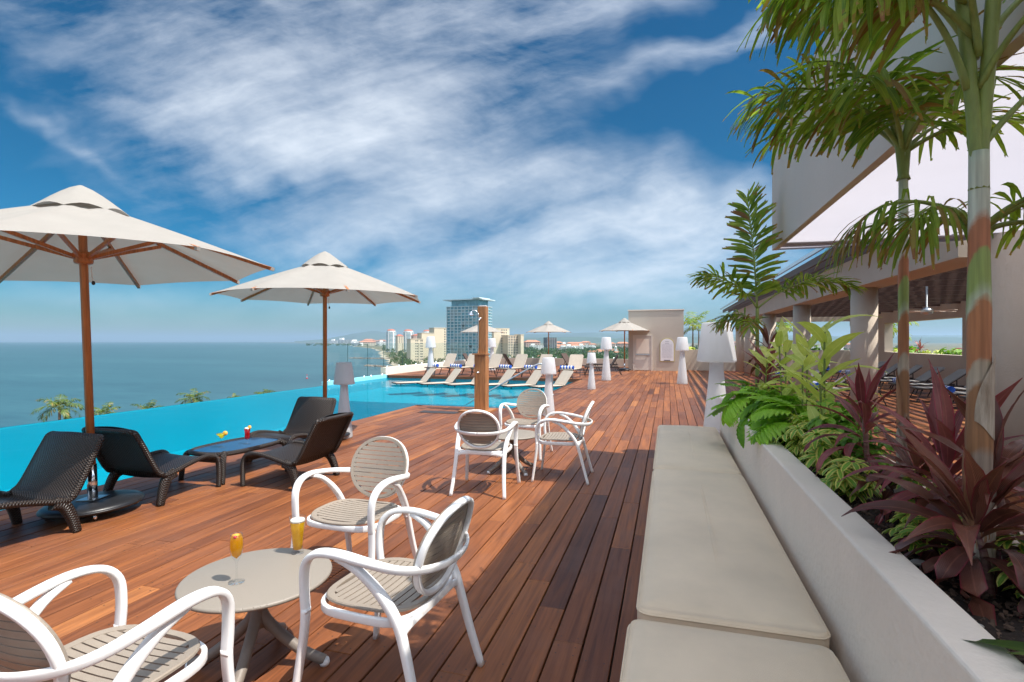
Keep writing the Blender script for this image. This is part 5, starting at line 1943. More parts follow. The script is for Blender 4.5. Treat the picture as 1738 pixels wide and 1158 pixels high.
# loungers under the pergola
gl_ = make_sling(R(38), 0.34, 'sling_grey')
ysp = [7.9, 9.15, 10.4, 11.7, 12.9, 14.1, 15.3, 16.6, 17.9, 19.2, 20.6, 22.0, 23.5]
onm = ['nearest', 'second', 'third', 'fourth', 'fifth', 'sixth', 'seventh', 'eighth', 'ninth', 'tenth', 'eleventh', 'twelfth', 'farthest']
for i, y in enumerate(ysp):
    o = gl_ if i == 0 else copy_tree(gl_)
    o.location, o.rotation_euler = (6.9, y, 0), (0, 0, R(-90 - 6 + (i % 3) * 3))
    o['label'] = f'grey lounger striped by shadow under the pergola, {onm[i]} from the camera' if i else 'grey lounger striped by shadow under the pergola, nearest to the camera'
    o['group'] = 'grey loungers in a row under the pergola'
    if i % 2 == 1 or i > 8:
        q = copy_tree(tw_)
        q.location, q.rotation_euler = (5.95, y, .435), (0, 0, R(88))
        q['label'] = f'blue and white rolled towel on the {onm[i]} grey lounger under the pergola'
        q['group'] = 'striped rolled towels under the pergola'
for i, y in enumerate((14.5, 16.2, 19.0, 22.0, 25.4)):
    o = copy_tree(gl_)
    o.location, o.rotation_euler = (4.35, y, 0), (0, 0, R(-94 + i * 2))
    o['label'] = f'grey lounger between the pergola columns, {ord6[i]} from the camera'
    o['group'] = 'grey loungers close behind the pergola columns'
    if i != 1:
        q = copy_tree(tw_)
        q.location, q.rotation_euler = (3.45, y, .435), (0, 0, R(86))
        q['label'] = f'blue and white rolled towel on the {ord6[i]} lounger between the pergola columns'
        q['group'] = 'striped rolled towels between the columns'
# ------------------------------------------------------------------ leaves
DOWN = Vector((0, 0, -1))


def strip(m, pts, wids, nrm0, fold=0.25, mt_=0, twist=0.0, edgewave=0.0):
    """folded leaf blade along pts"""
    n = len(pts)
    rows, uvs = [], []
    for i in range(n):
        t = (pts[min(i + 1, n - 1)] - pts[max(i - 1, 0)]).normalized()
        s = t.cross(nrm0)
        if s.length < 1e-4:
            s = t.cross(Vector((1, 0, 0.1)))
        s.normalize()
        u_ = s.cross(t).normalized()
        if twist:
            q = Matrix.Rotation(twist * i / (n - 1), 3, t)
            s, u_ = q @ s, q @ u_
        w = wids[i]
        wv = edgewave * w * math.sin(i * 2.1)
        rows.append([pts[i] - s * w + u_ * (w * fold + wv), pts[i], pts[i] + s * w + u_ * (w * fold - wv)])
        f = i / (n - 1)
        uvs.append([(0.0, f), (0.5, f), (1.0, f)])
    m.grid(rows, mt_, True, uvs)
    return m


def path(base, d, L, grav, n, jit=0.0, rnd=random):
    p = Vector(base)
    d = Vector(d).normalized()
    out = [p.copy()]
    st = L / n
    for i in range(n):
        d = (d + DOWN * grav / n + Vector((rnd.uniform(-1, 1), rnd.uniform(-1, 1), rnd.uniform(-1, 1))) * jit).normalized()
        p = p + d * st
        out.append(p.copy())
    return out


SH_LANCE = lambda f: math.sin(math.pi * min(1, (f * .93 + .07)) ** .75) ** .85
SH_CORDY = lambda f: min(1.0, 1.9 * max(0, 1 - f) ** .62) * (0.16 + 0.84 * max(0, math.sin(math.pi * max(0, (f - .12) / .88) ** .8)) ** .8) * (1 if f < .98 else .1) if f < 1 else 0.02
SH_PALM = lambda f: (0.25 + 0.75 * min(1, f / .45)) * (1.0 if f < .7 else 1.0 - 1.6 * (f - .7))
SH_OVAL = lambda f: max(0.02, math.sin(math.pi * f) ** .6)


def frond(parent, base, az, el, L, curl, nl, lL, lW, mats, separate=True, rr=.012, t0=.22, rnd=random, dry=0.06, grav=.9, side_lift=.25, roll=0.0, tipw=True, plume=.55):
    """feather frond; leaflets are objects of their own when separate"""
    rp = [Vector(base)]
    n = 16
    a, e = R(az), R(el)
    hz = Vector((math.cos(a), math.sin(a), 0))
    for i in range(n):
        f = (i + .5) / n
        ee = e - R(curl) * f ** 1.25
        rp.append(rp[-1] + (hz * math.cos(ee) + Vector((0, 0, math.sin(ee)))) * (L / n))
    m = MB()
    m.tube(rp, [rr * (1 - .85 * i / n) for i in range(n + 1)], 7)
    fr = m.build('frond', M['petiole'], parent)
    lateral = Vector((-math.sin(a), math.cos(a), 0))
    joined = MB()
    for k in range(nl):
        f = t0 + (1 - t0) * (k + .5) / nl
        i = f * n
        i0 = min(int(i), n - 1)
        p = rp[i0].lerp(rp[i0 + 1], i - i0)
        tg = (rp[i0 + 1] - rp[i0]).normalized()
        up_ = lateral.cross(tg).normalized()
        if up_.z < 0:
            up_ = -up_
        lt = Matrix.Rotation(roll, 3, tg) @ lateral
        upp = Matrix.Rotation(roll, 3, tg) @ up_
        for s in (-1, 1):
            fw = .35 + 1.0 * max(0, (f - .25)) + rnd.uniform(-.08, .12)
            d = (lt * s * rnd.uniform(.75, 1.0) + tg * fw + upp * (side_lift + rnd.uniform(-plume, plume))).normalized()
            sz = math.sin(math.pi * min(1, (.22 + .78 * (f - t0) / (1 - t0)) * .86)) ** .6
            LL = lL * max(.35, sz) * rnd.uniform(.85, 1.1)
            ns = 5 if separate else 3
            pts = path(p, d, LL, grav * rnd.uniform(.6, 1.3), ns, .03, rnd)
            wd = [lW / 2 * SH_PALM(q / ns) * rnd.uniform(.85, 1.1) for q in range(ns + 1)]
            if not tipw:
                wd[-1] = lW * .03
            mi = 1 if rnd.random() < dry else 0
            if separate:
                lm_ = MB()
                strip(lm_, pts, wd, upp, .3, 0, rnd.uniform(-.5, .5))
                # ragged split tip
                q = pts[-1]
                tdir = (pts[-1] - pts[-2]).normalized()
                sdir = tdir.cross(upp)
                if sdir.length > 1e-3 and tipw:
                    sdir.normalize()
                    kk = len(lm_.v)
                    w_ = wd[-1]
                    lm_.v += [tuple(q - sdir * w_), tuple(q), tuple(q + sdir * w_), tuple(q - sdir * w_ * 1.1 + tdir * w_ * rnd.uniform(1, 3)), tuple(q + sdir * w_ * .9 + tdir * w_ * rnd.uniform(1, 4)), tuple(q + tdir * w_ * rnd.uniform(.5, 2))]
                    lm_.face((kk, kk + 1, kk + 5, kk + 3), 0, True, [(0, .95), (.5, .95), (.5, 1), (0, 1)])
                    lm_.face((kk + 1, kk + 2, kk + 4, kk + 5), 0, True, [(.5, .95), (1, .95), (1, 1), (.5, 1)])
                lm_.build('leaflet', mats[mi], fr)
            else:
                strip(joined, pts, wd, upp, .25, mi, rnd.uniform(-.4, .4))
    if not separate:
        tag(joined.build('leaflets', list(mats), fr), kind='stuff')
    return fr


PM = (M['palm'], M['palm_dry'])


def palm(label, x, y, z0, zc, r0, r1, fr, name='palm_tree', group='palms growing in the long planter', lean=(0, 0), trunkm='trunk', zoff=0.0, separate=True, seed=1, stems=()):
    t = thing(name, label, 'palm tree', (x, y, z0), 0, group)
    H = zc - z0
    pts = [Vector((lean[0] * f * f, lean[1] * f * f, H * f)) for f in [i / 14 for i in range(15)]]
    rad = []
    rs = random.Random(seed)
    for i in range(15):
        f = i / 14
        r = r0 + (r1 - r0) * f
        r *= 1 + (.07 if i in (5, 9) else 0) + rs.uniform(-.02, .02)
        if i == 0:
            r *= 1.25
        rad.append(r)
    m = MB()
    pp = cr(pts, 2)
    rr_ = []
    for i in range(len(pp)):
        g = i / (len(pp) - 1) * 14
        k = min(int(g), 13)
        rr_.append(rad[k] + (rad[k + 1] - rad[k]) * (g - k))
    m.tube(pp, rr_, 18)
    m.build('trunk', M[trunkm], t)
    top = pts[-1]
    for s in stems:
        MB().tube(cr([top - Vector((0, 0, .12))] + [top + Vector(q) for q in s], 5), [.028, .026, .024, .022, .020, .018] [:1] * 1 + [.02] * (len(cr([top] + [Vector(q) for q in s], 5)) - 1), 10).build('leaf_stalk', M['petiole'], t)
    for k, (az, el, L, curl, nl, lL, lW, *rest) in enumerate(fr):
        kw = rest[0] if rest else {}
        b = top + Vector(kw.pop('off', (0, 0, 0)))
        frond(t, b, az, el, L, curl, nl, lL, lW, PM, separate=separate, rnd=random.Random(seed * 100 + k), **kw)
    return t


# husk sheaths peeling off the trunks
def husk(t, z, r, h, az, m='husk'):
    mb_ = MB()
    rows, uv_ = [], []
    for i in range(11):
        f = i / 10
        row, ru = [], []
        for j in range(15):
            w = 1.75 * (1 - f ** 2.2) + .04
            a = R(az) + (j - 7) / 7 * w
            rr = r * (1.03 + .06 * f ** 3 + .012 * math.sin(j * 1.3))
            row.append((math.cos(a) * rr, math.sin(a) * rr, z + h * f - .03 * (1 - f) * math.cos((j - 7) / 7 * 3)))
            ru.append((j / 14, f))
        rows.append(row)
        uv_.append(ru)
    mb_.grid(rows, uv=uv_)
    mb_.build('sheath', M[m], t)


M['husk'] = mat('dry_palm_sheath', (0.30, 0.12, 0.05), 0.75, 0.3, 6, 0.5, 70, stretch=(8, 8, 1), c2=(0.48, 0.24, 0.12))
M['husk_pale'] = mat('pale_palm_sheath', (0.36, 0.27, 0.19), 0.8, 0.25, 8, 0.5, 70, stretch=(8, 8, 1), c2=(0.55, 0.46, 0.36))

p1 = palm('slimmer palm at mid planter with its fronds spreading left over the sky', 1.035, 2.84, .70, 2.36, .024, .018,
          [(194, 60, 0.80, 88, 44, .30, .019, {'dry': .12, 'grav': 1.0, 'plume': .9}),
           (214, 74, 0.74, 100, 36, .29, .019, {'dry': .1, 'grav': 1.0, 'plume': .9}),
           (172, 68, 0.74, 95, 34, .29, .019, {'dry': .1, 'grav': 1.0, 'plume': .9}),
           (238, 55, 0.66, 90, 22, .30, .026, {'dry': .1, 'grav': 1.4, 'plume': .8}),
           (140, 60, 0.75, 85, 22, .28, .026, {'plume': .8}),
           (285, 58, 0.58, 105, 16, .26, .026, {'dry': .1, 'plume': .7}),
           (345, 35, 0.50, 70, 12, .24, .026, {}),
           (20, 50, 0.42, 60, 12, .22, .026, {}),
           (98, 72, 0.7, 80, 16, .26, .026, {})], seed=3,
          stems=[[(-.015, .0, .05), (-.03, .01, .14), (-.06, .0, .24)], [(.012, 0, .05), (.03, 0, .16), (.06, 0, .30)]])
husk(p1, .10, .027, .30, 200, 'husk_pale')
husk(p1, .42, .026, .26, 150)

p2 = palm('thick palm with orange sheaths nearest the camera, its crown cut by the top right corner', .945, 2.03, .70, 2.10, .036, .026,
          [(196, 74, 0.80, 75, 34, .28, .020, {'dry': .12, 'off': (-.03, 0, .2), 't0': .38, 'plume': .8, 'grav': 1.3}),
           (165, 72, 0.76, 70, 34, .28, .020, {'dry': .1, 'off': (0, .02, .3), 't0': .35, 'plume': .8, 'grav': 1.3}),
           (232, 70, 0.72, 80, 30, .27, .020, {'dry': .15, 'off': (0, 0, .3), 't0': .35, 'plume': .8, 'grav': 1.3}),
           (120, 80, 0.95, 60, 22, .30, .027, {'off': (0, .02, .4), 't0': .3, 'plume': .8}),
           (204, 45, 0.58, 85, 30, .27, .020, {'dry': .22, 'off': (-.01, 0, .36), 't0': .25, 'plume': .8, 'grav': 1.5}),
           (185, 40, 0.62, 75, 30, .27, .020, {'dry': .15, 'off': (-.03, 0, .48), 't0': .2, 'plume': .8, 'grav': 1.5}),
           (352, 58, 0.70, 60, 14, .28, .03, {'t0': .5, 'rr': .011}),
           (300, 60, 0.55, 80, 14, .26, .028, {'t0': .5, 'off': (0, 0, .2)}),
           (20, 55, 0.7, 70, 18, .28, .028, {'t0': .3, 'off': (.02, 0, .35)})], seed=5,
          stems=[[(-.012, .0, .08), (-.022, .01, .28), (-.035, .02, .5), (-.05, .03, .72)], [(.012, 0, .1), (.026, 0, .3), (.040, 0, .52), (.052, 0, .74)]])
husk(p2, .16, .039, .30, 195)
husk(p2, .10, .039, .30, 330, 'husk_pale')
husk(p2, .52, .036, .24, 330, 'husk_pale')

palm('short young palm hidden behind the thick trunk, its thin drooping fronds showing on both sides', 1.10, 2.36, .70, 1.90, .018, .014,
     [(190, 48, 0.50, 100, 20, .26, .014, {'dry': .35, 'grav': 2.0}), (172, 30, 0.48, 70, 18, .24, .014, {'dry': .3, 'grav': 1.8}), (215, 40, .42, 95, 18, .24, .014, {'dry': .3, 'grav': 2.2}),
      (5, 48, 0.55, 80, 18, .26, .020, {'dry': .08, 'grav': 1.5}), (335, 45, 0.5, 90, 18, .26, .018, {'dry': .1, 'grav': 1.6}), (20, 22, 0.5, 70, 16, .24, .018, {'dry': .15}), (300, 45, 0.42, 100, 12, .22, .016, {'dry': .2})], seed=8, trunkm='petiole')

palm('slender palm at the far end of the planter with one upright frond against the sky', .95, 6.42, .70, 1.86, .024, .018,
     [(200, 87, 1.24, 6, 60, .31, .040, {'t0': .10, 'roll': R(12), 'grav': .35, 'side_lift': .12, 'rr': .013, 'plume': .9}),
      (196, 58, 0.76, 62, 44, .28, .034, {'t0': .22, 'grav': .7, 'plume': .8}),
      (14, 42, 1.10, 66, 50, .26, .036, {'t0': .25, 'grav': .9, 'side_lift': .5, 'plume': .8}),
      (200, 40, 0.48, 80, 26, .20, .024, {'off': (0, 0, -.22), 'dry': .35, 't0': .3, 'plume': .8}),
      (160, 50, 0.45, 90, 22, .20, .024, {'off': (0, 0, -.18), 'dry': .1, 'plume': .8}),
      (250, 35, 0.42, 80, 20, .18, .024, {'off': (0, 0, -.22), 'dry': .3, 'plume': .8})], seed=12, trunkm='petiole')

# ------------------------------------------------------------------ cordylines: every leaf its own object
def leaf_variants(n, L, W, shape, grav, el=55, seg=9, fold=.28, wave=0.0, seed=1, petiole=0.0):
    out = []
    rs = random.Random(seed)
    for k in range(n):
        m = MB()
        g = grav * (.35 + 1.3 * k / max(1, n - 1))
        d = Vector((0, math.cos(R(el)), math.sin(R(el))))
        pts = path((0, 0, 0), d, L, g, seg, .012, rs)
        wd = [max(.0012, W / 2 * shape(i / seg)) for i in range(seg + 1)]
        wd[-1] = W * .02
        strip(m, pts, wd, Vector((0, -math.sin(R(el)), math.cos(R(el)))), fold, 0, rs.uniform(-.35, .35), wave)
        out.append(m)
    return out


def rosette(label, name, cat, loc, variants, material, nleaf, tiltr, sc_=(.8, 1.1), group=None, stem=None, ht=0.0, azr=(0, 360), seed=0, stem_r=.012, stem_m='cordy_stem', spread=.25):
    rs = random.Random(seed)
    t = thing(name, label, cat, loc, 0, group)
    if ht > 0:
        lx, ly = rs.uniform(-.04, .04), rs.uniform(-.04, .04)
        MB().tube(cr([(0, 0, -.02), (lx * .4, ly * .4, ht * .5), (lx, ly, ht)], 4), stem_r, 8).build('stem', M[stem_m], t)
    else:
        lx = ly = 0
    for i in range(nleaf):
        f = i / max(1, nleaf - 1)
        az = R(azr[0] + (i * 137.5) % (azr[1] - azr[0])) + rs.uniform(-.2, .2)
        k = min(len(variants) - 1, int((1 - f) * len(variants)))
        tilt = R(tiltr[0] + (tiltr[1] - tiltr[0]) * (1 - f) + rs.uniform(-9, 9))    # 0 = as built, more = leaning down
        q = Matrix.Rotation(az, 4, 'Z') @ Matrix.Rotation(-tilt, 4, 'X') @ Matrix.Rotation(rs.uniform(-.35, .35), 4, 'Y')
        inst(variants[k], 'leaf', t, (lx, ly, ht - spread * (1 - f) * max(ht, .12)), quat=q.to_quaternion(), scale=rs.uniform(*sc_))
    return t


def meshes(vs_, m, nm='leaf'):
    return [v.mesh(nm, m) for v in vs_]


CV = meshes(leaf_variants(6, .44, .058, SH_CORDY, 1.5, 60, 10, .3, .06, 2), M['cordy'])
CD = meshes(leaf_variants(6, .42, .066, SH_CORDY, 2.1, 60, 10, .28, .10, 4), M['cordy_dark'])
CG = 'red cordylines in the long planter'
rosette('largest dark red cordyline, its broad drooping leaves filling the lower right', 'cordyline', 'plant', (.955, 1.98, .72), CD, M['cordy_dark'], 42, (-8, 42), (.72, 1.0), CG, ht=.20, seed=1, spread=.7)
rosette('pink edged cordyline with upright leaves in front of the thick palm trunk', 'cordyline', 'plant', (1.0, 2.42, .72), CV, M['cordy'], 30, (-22, 34), (.75, 1.05), CG, ht=.30, seed=2, spread=.6)
rosette('tall red cordyline on thin stems left of the slimmer palm trunk', 'cordyline', 'plant', (.985, 3.12, .72), CV, M['cordy'], 36, (-18, 44), (.55, .85), CG, ht=.42, seed=3, spread=.6)
rosette('bronze red cordyline low between the two palm trunks', 'cordyline', 'plant', (1.05, 2.72, .72), CD, M['cordy_dark'], 26, (-5, 45), (.6, .85), CG, ht=.22, seed=4, spread=.6)
rosette('purple cordyline fanning out in front of the big white lamp shade', 'cordyline', 'plant', (.93, 5.75, .72), CV, M['cordy'], 34, (-20, 40), (.7, 1.0), CG, ht=.45, seed=6, spread=.6)
rosette('small purple cordyline behind the slender far palm', 'cordyline', 'plant', (1.05, 6.25, .72), CD, M['cordy_dark'], 16, (-20, 30), (.6, .85), CG, ht=.75, seed=7, spread=.4)
rosette('dark red cordyline at the right edge beyond the thick trunk', 'cordyline', 'plant', (1.07, 2.12, .72), CD, M['cordy_dark'], 16, (-20, 30), (.7, .95), CG, ht=.35, seed=8, spread=.6)

# ------------------------------------------------------------------ gingers: alternate leaves up a stalk
GV = meshes(leaf_variants(4, .34, .084, SH_LANCE, .7, 40, 8, .22, .03, 6), M['ginger'])
def ginger(label, x, y, h, n, seed, s=1.0, lean=(0, 0)):
    rs = random.Random(seed)
    t = thing('ginger_plant', label, 'plant', (x, y, .72), 0, 'pale green ginger plants in the planter')
    p = cr([(0, 0, 0), (lean[0] * .4, lean[1] * .4, h * .5), (lean[0], lean[1], h)], 8)
    MB().tube(p, .0065, 7).build('stem', M['stem'], t)
    a0 = rs.uniform(0, 3)
    for i in range(n):
        f = .30 + .70 * i / (n - 1)
        g = p[min(len(p) - 1, int(f * (len(p) - 1)))]
        az = a0 + i * math.pi * .86 + rs.uniform(-.4, .4)
        q = Matrix.Rotation(az, 4, 'Z') @ Matrix.Rotation(R(14 * (f - .45) * 2 + rs.uniform(-8, 8)), 4, 'X') @ Matrix.Rotation(rs.uniform(-.4, .4), 4, 'Y')
        inst(GV[rs.randrange(4)], 'leaf', t, g, quat=q.to_quaternion(), scale=s * rs.uniform(.75, 1.1))


ginger('tallest pale green ginger standing before the second pergola column', .985, 3.92, .84, 12, 1, 1.05)
ginger('pale green ginger with arching leaves beside the purple cordyline', .93, 4.95, .80, 9, 2, .9, (-.03, 0))
ginger('short pale green ginger between the two taller ones', .96, 4.40, .60, 8, 3, .75)
ginger('yellow green ginger in front of the slender far palm', .88, 5.60, .62, 10, 4, .95, (.04, 0))
ginger('small ginger shoot just behind the tallest one', 1.03, 4.15, .62, 7, 5, .8)


ginger('pale green ginger crowded behind the middle of the philodendrons', 1.04, 4.62, .78, 10, 6, 1.0)
ginger('yellow green ginger just left of the tall red cordyline', .90, 3.60, .52, 9, 7, .8, (-.02, 0))
ginger('pale green ginger half hidden by the purple cordyline', 1.02, 5.30, .74, 10, 8, 1.0)


# ------------------------------------------------------------------ lobed philodendron
def lobed_leaf(L, W, grav, seed):
    rs = random.Random(seed)
    m = MB()
    pts = path((0, 0, 0), Vector((0, .85, .5)), L, grav, 10, .01, rs)
    strip(m, pts, [W * .13 * (1 - .6 * i / 10) for i in range(11)], Vector((0, -.4, .9)), .1)
    for i in range(1, 10):
        f = i / 10
        for s in (-1, 1):
            ll = W * .62 * math.sin(math.pi * (.14 + .80 * f)) ** .7 * rs.uniform(.85, 1.1)
            tg = (pts[i + 1] - pts[i - 1]).normalized()
            side = Vector((s, 0, 0))
            d = (side + tg * (.15 + .9 * f) + Vector((0, 0, .12))).normalized()
            q = path(pts[i], d, ll, grav * .55, 4, .02, rs)
            strip(m, q, [W * .085, W * .10, W * .085, W * .055, .001], Vector((0, -.2, 1)), .18)
    return m


LV = [lobed_leaf(.27, .25, g, 10 + i).mesh('leaf', M['philo']) for i, g in enumerate((.5, 1.1, 1.8, 2.6))]
def philo(label, x, y, n, seed, s=1.0, tilt=(-15, 60)):
    rs = random.Random(seed)
    t = thing('philodendron', label, 'plant', (x, y, .72), 0, 'split leaf philodendrons in the planter')
    for i in range(n):
        az = R(i * 137.5 + rs.uniform(-15, 15))
        f = i / n
        hgt = .28 * (1 - .55 * f) * s
        out_ = .10 + .16 * f
        b = Vector((math.cos(az) * out_ * .75, math.sin(az) * out_, hgt))
        lf = inst(LV[rs.randrange(4)], 'leaf', t, b, quat=(Matrix.Rotation(az - math.pi / 2, 4, 'Z') @ Matrix.Rotation(R(-8 - 34 * f + rs.uniform(-12, 12)), 4, 'X')).to_quaternion(), scale=s * rs.uniform(.7, 1.05))
        MB().tube(cr([(0, 0, 0), tuple(b * .55 + Vector((0, 0, .03))), tuple(b)], 4), .0035, 5).build('leaf_stalk', M['stem'], t)
    return t


pa = philo('bright split leaf philodendron spilling over the planter wall beside the lamp', .84, 5.45, 24, 1, 1.22)
philo('split leaf philodendron in the middle of the bright green clump', .90, 4.75, 22, 2, 1.2)
philo('split leaf philodendron at the near side of the bright green clump', .93, 4.15, 20, 3, 1.1)
philo('split leaf philodendron at the far end of the planter', .90, 6.25, 18, 4, 1.1)
# one leaf hanging down the front of the wall
for (x, y, z, s, az) in ((.62, 4.80, .86, 1.15, 100), (.66, 4.72, .84, .8, 60), (.66, 4.35, .82, .8, 110)):
    t = inst(LV[3], 'leaf', pa, (x - .84, y - 5.45, z - .72), quat=(Matrix.Rotation(R(az), 4, 'Z') @ Matrix.Rotation(R(-58), 4, 'X')).to_quaternion(), scale=s)
    MB().tube(cr([(0, 0, 0), ((x - .84) * .5, (y - 5.45) * .6, .16), (x - .84, y - 5.45, z - .72)], 5), .004, 5).build('leaf_stalk', M['stem'], pa)


# ------------------------------------------------------------------ schefflera and other low shrubs
def whorl(nl, L, W, seed):
    rs = random.Random(seed)
    m = MB()
    for k in range(nl):
        a = 2 * math.pi * k / nl + rs.uniform(-.15, .15)
        d = Vector((math.cos(a), math.sin(a), .12))
        pts = path(d * .012, d, L * rs.uniform(.8, 1.1), .8, 5, .02, rs)
        strip(m, pts, [W / 2 * SH_OVAL(.12 + .86 * i / 5) for i in range(5)] + [W * .04], Vector((0, 0, 1)), .22)
    return m


SV = [whorl(7, .085, .030, 40 + i).mesh('leaf', M['sheff']) for i in range(3)]
SGm = [whorl(6, .075, .030, 50 + i).mesh('leaf', M['green']) for i in range(3)]


def shrub(label, name, x, y, n, h, rx, seed, vs_, s=1.0, z=.72, group=None, stemn=7, cat='shrub'):
    rs = random.Random(seed)
    t = thing(name, label, cat, (x, y, z), 0, group)
    tips = []
    for i in range(stemn):
        a = rs.uniform(0, 6.28)
        rr = rx * rs.uniform(.2, .9)
        tips.append(Vector((math.cos(a) * rr * .8, math.sin(a) * rr, h * rs.uniform(.6, 1))))
        MB().tube(cr([(0, 0, 0), tuple(tips[-1] * .5 + Vector((0, 0, h * .08))), tuple(tips[-1])], 3), .0035, 5).build('stem', M['stem'], t)
    for i in range(n):
        tp_ = tips[i % stemn]
        f = rs.uniform(.35, 1.05)
        p = Vector((tp_.x * f, tp_.y * f, tp_.z * f)) + Vector((rs.uniform(-1, 1), rs.uniform(-1, 1), rs.uniform(-.5, .7))) * (.055 * s)
        o_ = Vector((p.x, p.y, .25)).normalized()
        q = o_.to_track_quat('Z', 'Y')
        inst(vs_[i % len(vs_)], 'leaf', t, p, quat=q @ Matrix.Rotation(rs.uniform(0, 6), 4, 'Z').to_quaternion(), scale=s * rs.uniform(.65, 1.1))
    return t


SGP = 'variegated schefflera shrubs along the planter edge'
shrub('yellow variegated schefflera at the planter edge left of the tall red cordyline', 'schefflera', .86, 3.42, 40, .26, .15, 1, SV, 1.15, group=SGP)
shrub('yellow variegated schefflera in front of the tall red cordyline stems', 'schefflera', .84, 2.95, 34, .20, .12, 2, SV, 1.0, group=SGP)
shrub('variegated schefflera between the palm trunks behind the bronze leaves', 'schefflera', 1.03, 2.62, 30, .20, .13, 3, SV, .9, group=SGP)
shrub('small variegated schefflera on the bare soil below the big dark leaves', 'schefflera', .88, 2.30, 30, .15, .12, 4, SV, .95, group=SGP)
shrub('variegated schefflera behind the big cordyline at the right edge', 'schefflera', 1.07, 1.95, 32, .2, .12, 5, SV, .9, group=SGP)
shrub('near variegated schefflera in the bottom right corner', 'schefflera', .99, 1.50, 18, .15, .10, 6, SV, 1.3, group=SGP, stemn=5)
shrub('yellow variegated schefflera just under the tallest ginger', 'schefflera', .86, 3.78, 40, .26, .13, 7, SV, 1.15, group=SGP)
GGP = 'plain green shrubs in the planter'
shrub('plain green shrub under the tallest ginger', 'green_shrub', 1.0, 3.62, 54, .40, .14, 11, SGm, 1.3, group=GGP)
shrub('plain green shrub between the ginger and the cordyline', 'green_shrub', 1.03, 3.30, 40, .32, .12, 12, SGm, 1.2, group=GGP)
shrub('plain green shrub behind the philodendrons', 'green_shrub', 1.0, 4.55, 44, .30, .16, 13, SGm, 1.1, group=GGP)
shrub('plain green shrub near the far end of the planter', 'green_shrub', .95, 5.15, 44, .30, .15, 14, SGm, 1.1, group=GGP)
shrub('dark little shrub at the far planter end behind the lamp', 'green_shrub', .84, 6.45, 46, .28, .13, 15, SGm, 1.0, group=GGP)

# grass tuft, and a broad green leaf in the corner
t = MB()
rs = random.Random(9)
for i in range(150):
    a = rs.uniform(0, 6.28)
    pts = path((rs.uniform(-.03, .03), rs.uniform(-.05, .05), 0), (math.cos(a) * .9 - .4, math.sin(a), rs.uniform(.4, 1.2)), rs.uniform(.12, .24), 1.9, 5, .03, rs)
    strip(t, pts, [.0022, .0022, .002, .0016, .001, .0003], Vector((0, 0, 1)), .1)
o = t.build('grass_tuft', M['grass'], None, loc=(.80, 4.02, .725))
tag(o, 'wispy grey green grass tuft at the planter edge below the philodendron', 'grass')
BV = meshes(leaf_variants(3, .21, .075, SH_LANCE, .8, 8, 16, .14, 0.0, 16), M['palm_dark'])
t = thing('broad_leaf_plant', 'broad dark green leaves lying over the wall in the bottom right corner', 'plant', (.85, 1.37, .80))
MB().tube([(0, 0, -.03), (0, 0, .03)], .005, 6).build('stem', M['stem'], t)
for az, tl, s in ((60, 6, 1.2), (92, -6, .8), (20, -25, .9), (-40, -20, .8), (150, -30, .7)):
    inst(BV[0], 'leaf', t, (0, 0, .03), quat=(Matrix.Rotation(R(az - 0), 4, 'Z') @ Matrix.Rotation(R(-tl), 4, 'X')).to_quaternion(), scale=s)

# ------------------------------------------------------------------ plants far away on the terrace
def joined_palm(label, loc, H, r, nf, fl, lL, lW, seed, name='palm_tree', group=None, elr=(10, 75), nl=20, tr='palm_bark', lean=(0, 0), dry=.06, mats=None):
    t = thing(name, label, 'palm tree', loc, 0, group)
    rs = random.Random(seed)
    pts = [Vector((lean[0] * f * f, lean[1] * f * f, H * f)) for f in (0, .2, .4, .6, .8, 1)]
    MB().tube(pts, [r * (1.3 - .5 * i / 5) for i in range(6)], 8).build('trunk', M[tr], t)
    for k in range(nf):
        az = k * 137.5 + rs.uniform(-15, 15)
        el = elr[0] + (elr[1] - elr[0]) * (k + .5) / nf
        frond(t, pts[-1], az, el, fl * rs.uniform(.85, 1.1), rs.uniform(60, 95), nl, lL, lW, mats or PM, separate=False, rr=fl * .012, t0=.18, rnd=rs, dry=dry, grav=1.1)
    return t


M['palm_bark'] = mat('palm_bark', (0.20, 0.13, 0.09), 0.9, 0.25, 4, 0.4, 20)
joined_palm('small palm with a drooping frond right beside the stair house', at_d(1176, 29.2, .93), 1.35, .035, 7, 1.25, .36, .035, 1, group='small palms behind the low end wall', elr=(35, 85))
joined_palm('small palm with browned frond tips left of the big lamp shade', at_d(1186, 28.9, .93), 1.10, .035, 6, 1.15, .34, .035, 2, group='small palms behind the low end wall', elr=(30, 70), dry=.25)
joined_palm('small palm beyond the pergola seen under the end beam', at_d(1330, 31.5, .5), 1.7, .04, 8, 1.1, .4, .04, 3, group='small palms beyond the pergola')
joined_palm('small palm beyond the pergola showing between two columns', at_d(1500, 24.0, .5), 1.5, .04, 9, 1.2, .4, .04, 4, group='small palms beyond the pergola')
FS = [whorl(7, .22, .08, 70 + i).mesh('leaf', M['green']) for i in range(2)]
fs_ = [whorl(7, .22, .08, 80 + i).mesh('leaf', M['sheff']) for i in range(2)]
fp = [(905, 1.04, 30.0), ]
k = 0
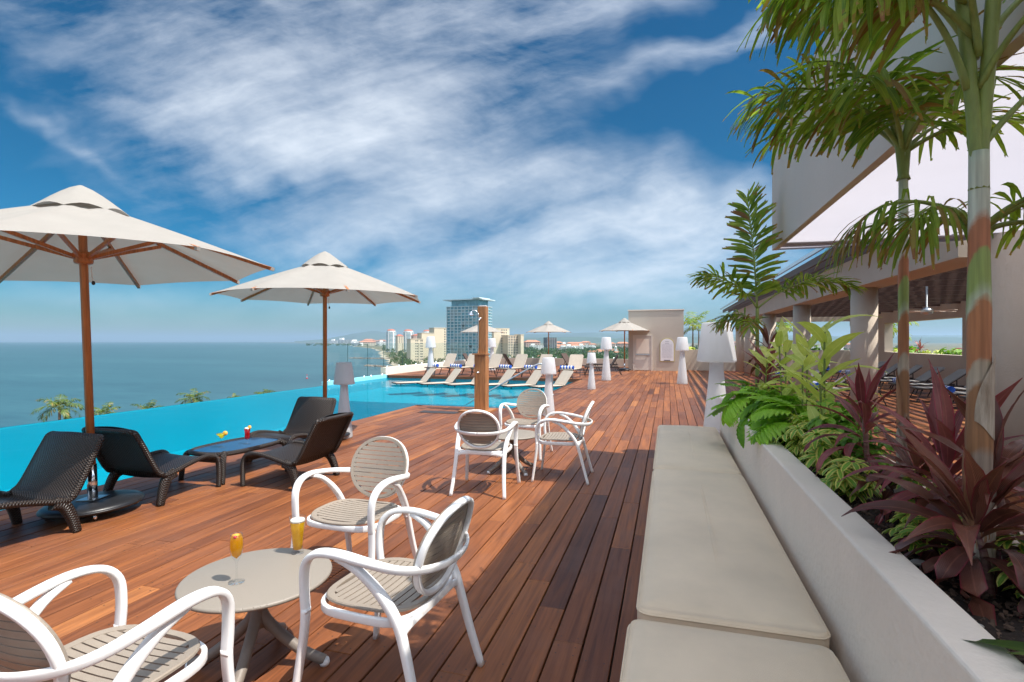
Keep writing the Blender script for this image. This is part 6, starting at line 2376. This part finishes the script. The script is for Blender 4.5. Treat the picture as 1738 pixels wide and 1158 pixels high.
for i in range(9):
    y = 13.5 + i * 1.55
    k += 1
    shrub(f'leafy shrub beyond the pergola rear wall, number {k} along it'.replace(f', number {k} along it', [' at its near end', ' by the near pier', ' left of the near pier', ' in the bright opening', ' in the middle of the opening', ' toward the far pier', ' beside the far pier', ' close to the far corner', ' at its far end'][i]), 'green_shrub', 9.15, y, 26, .42, .75, 100 + i, FS if i % 2 else fs_, 1.0, z=.78, group='shrubs beyond the pergola rear wall', stemn=6)
for i, y in enumerate((17.9, 19.4, 20.1, 23.5)):
    rosette(['red cordyline beyond the rear wall near the pier', 'red cordyline beyond the rear wall at the right of the opening', 'second red cordyline from the right of the opening', 'red cordyline at the left of the opening'][i], 'cordyline', 'plant', (9.1, y, .8), CV, M['cordy'], 12, (-20, 20), (.9, 1.2), 'red cordylines beyond the pergola rear wall', ht=.42, seed=30 + i)
for i, x in enumerate((1.1, 2.2, 3.4, 4.6, 5.8, 7.0)):
    shrub(['low yellow green shrub beside the small palms', 'low shrub behind the big lamp shade', 'low shrub behind the farthest column', 'low shrub left in the end opening', 'low shrub in the middle of the end opening', 'low shrub right in the end opening'][i], 'low_shrub', x, 29.2, 22, .32, .55, 200 + i, fs_ if i % 2 == 0 else FS, .9, z=.9, group='low shrubs on the end wall planter', stemn=6)

# coconut palms below the pool edge
for i, (px, py, d, fl, lb) in enumerate([(101, 692, 66, 2.7, 'largest coconut palm crown left of the near umbrella pole'), (177, 704, 72, 2.2, 'small coconut palm crown just right of the near umbrella pole'),
                                         (251, 695, 76, 2.6, 'coconut palm crown showing over the pool edge between the umbrellas'), (328, 678, 82, 2.4, 'coconut palm crown with upright fronds between the umbrellas'),
                                         (449, 668, 96, 2.3, 'farthest coconut palm crown, left of the second umbrella pole'), (397, 674, 98, 1.5, 'tiny coconut palm tip showing over the pool edge')]):
    z = EYE - (py - CY) / FPX * d
    if i in (2, 4, 5):
        z -= .5
    p = at_d(px, d, SEA)
    joined_palm(lb, p, z - SEA, .17, 15, fl, fl * .27, .10, 20 + i, 'coconut_palm', 'coconut palms below the pool edge', (-25, 80), 18, mats=(M['palm_dark'], M['palm_dry']))
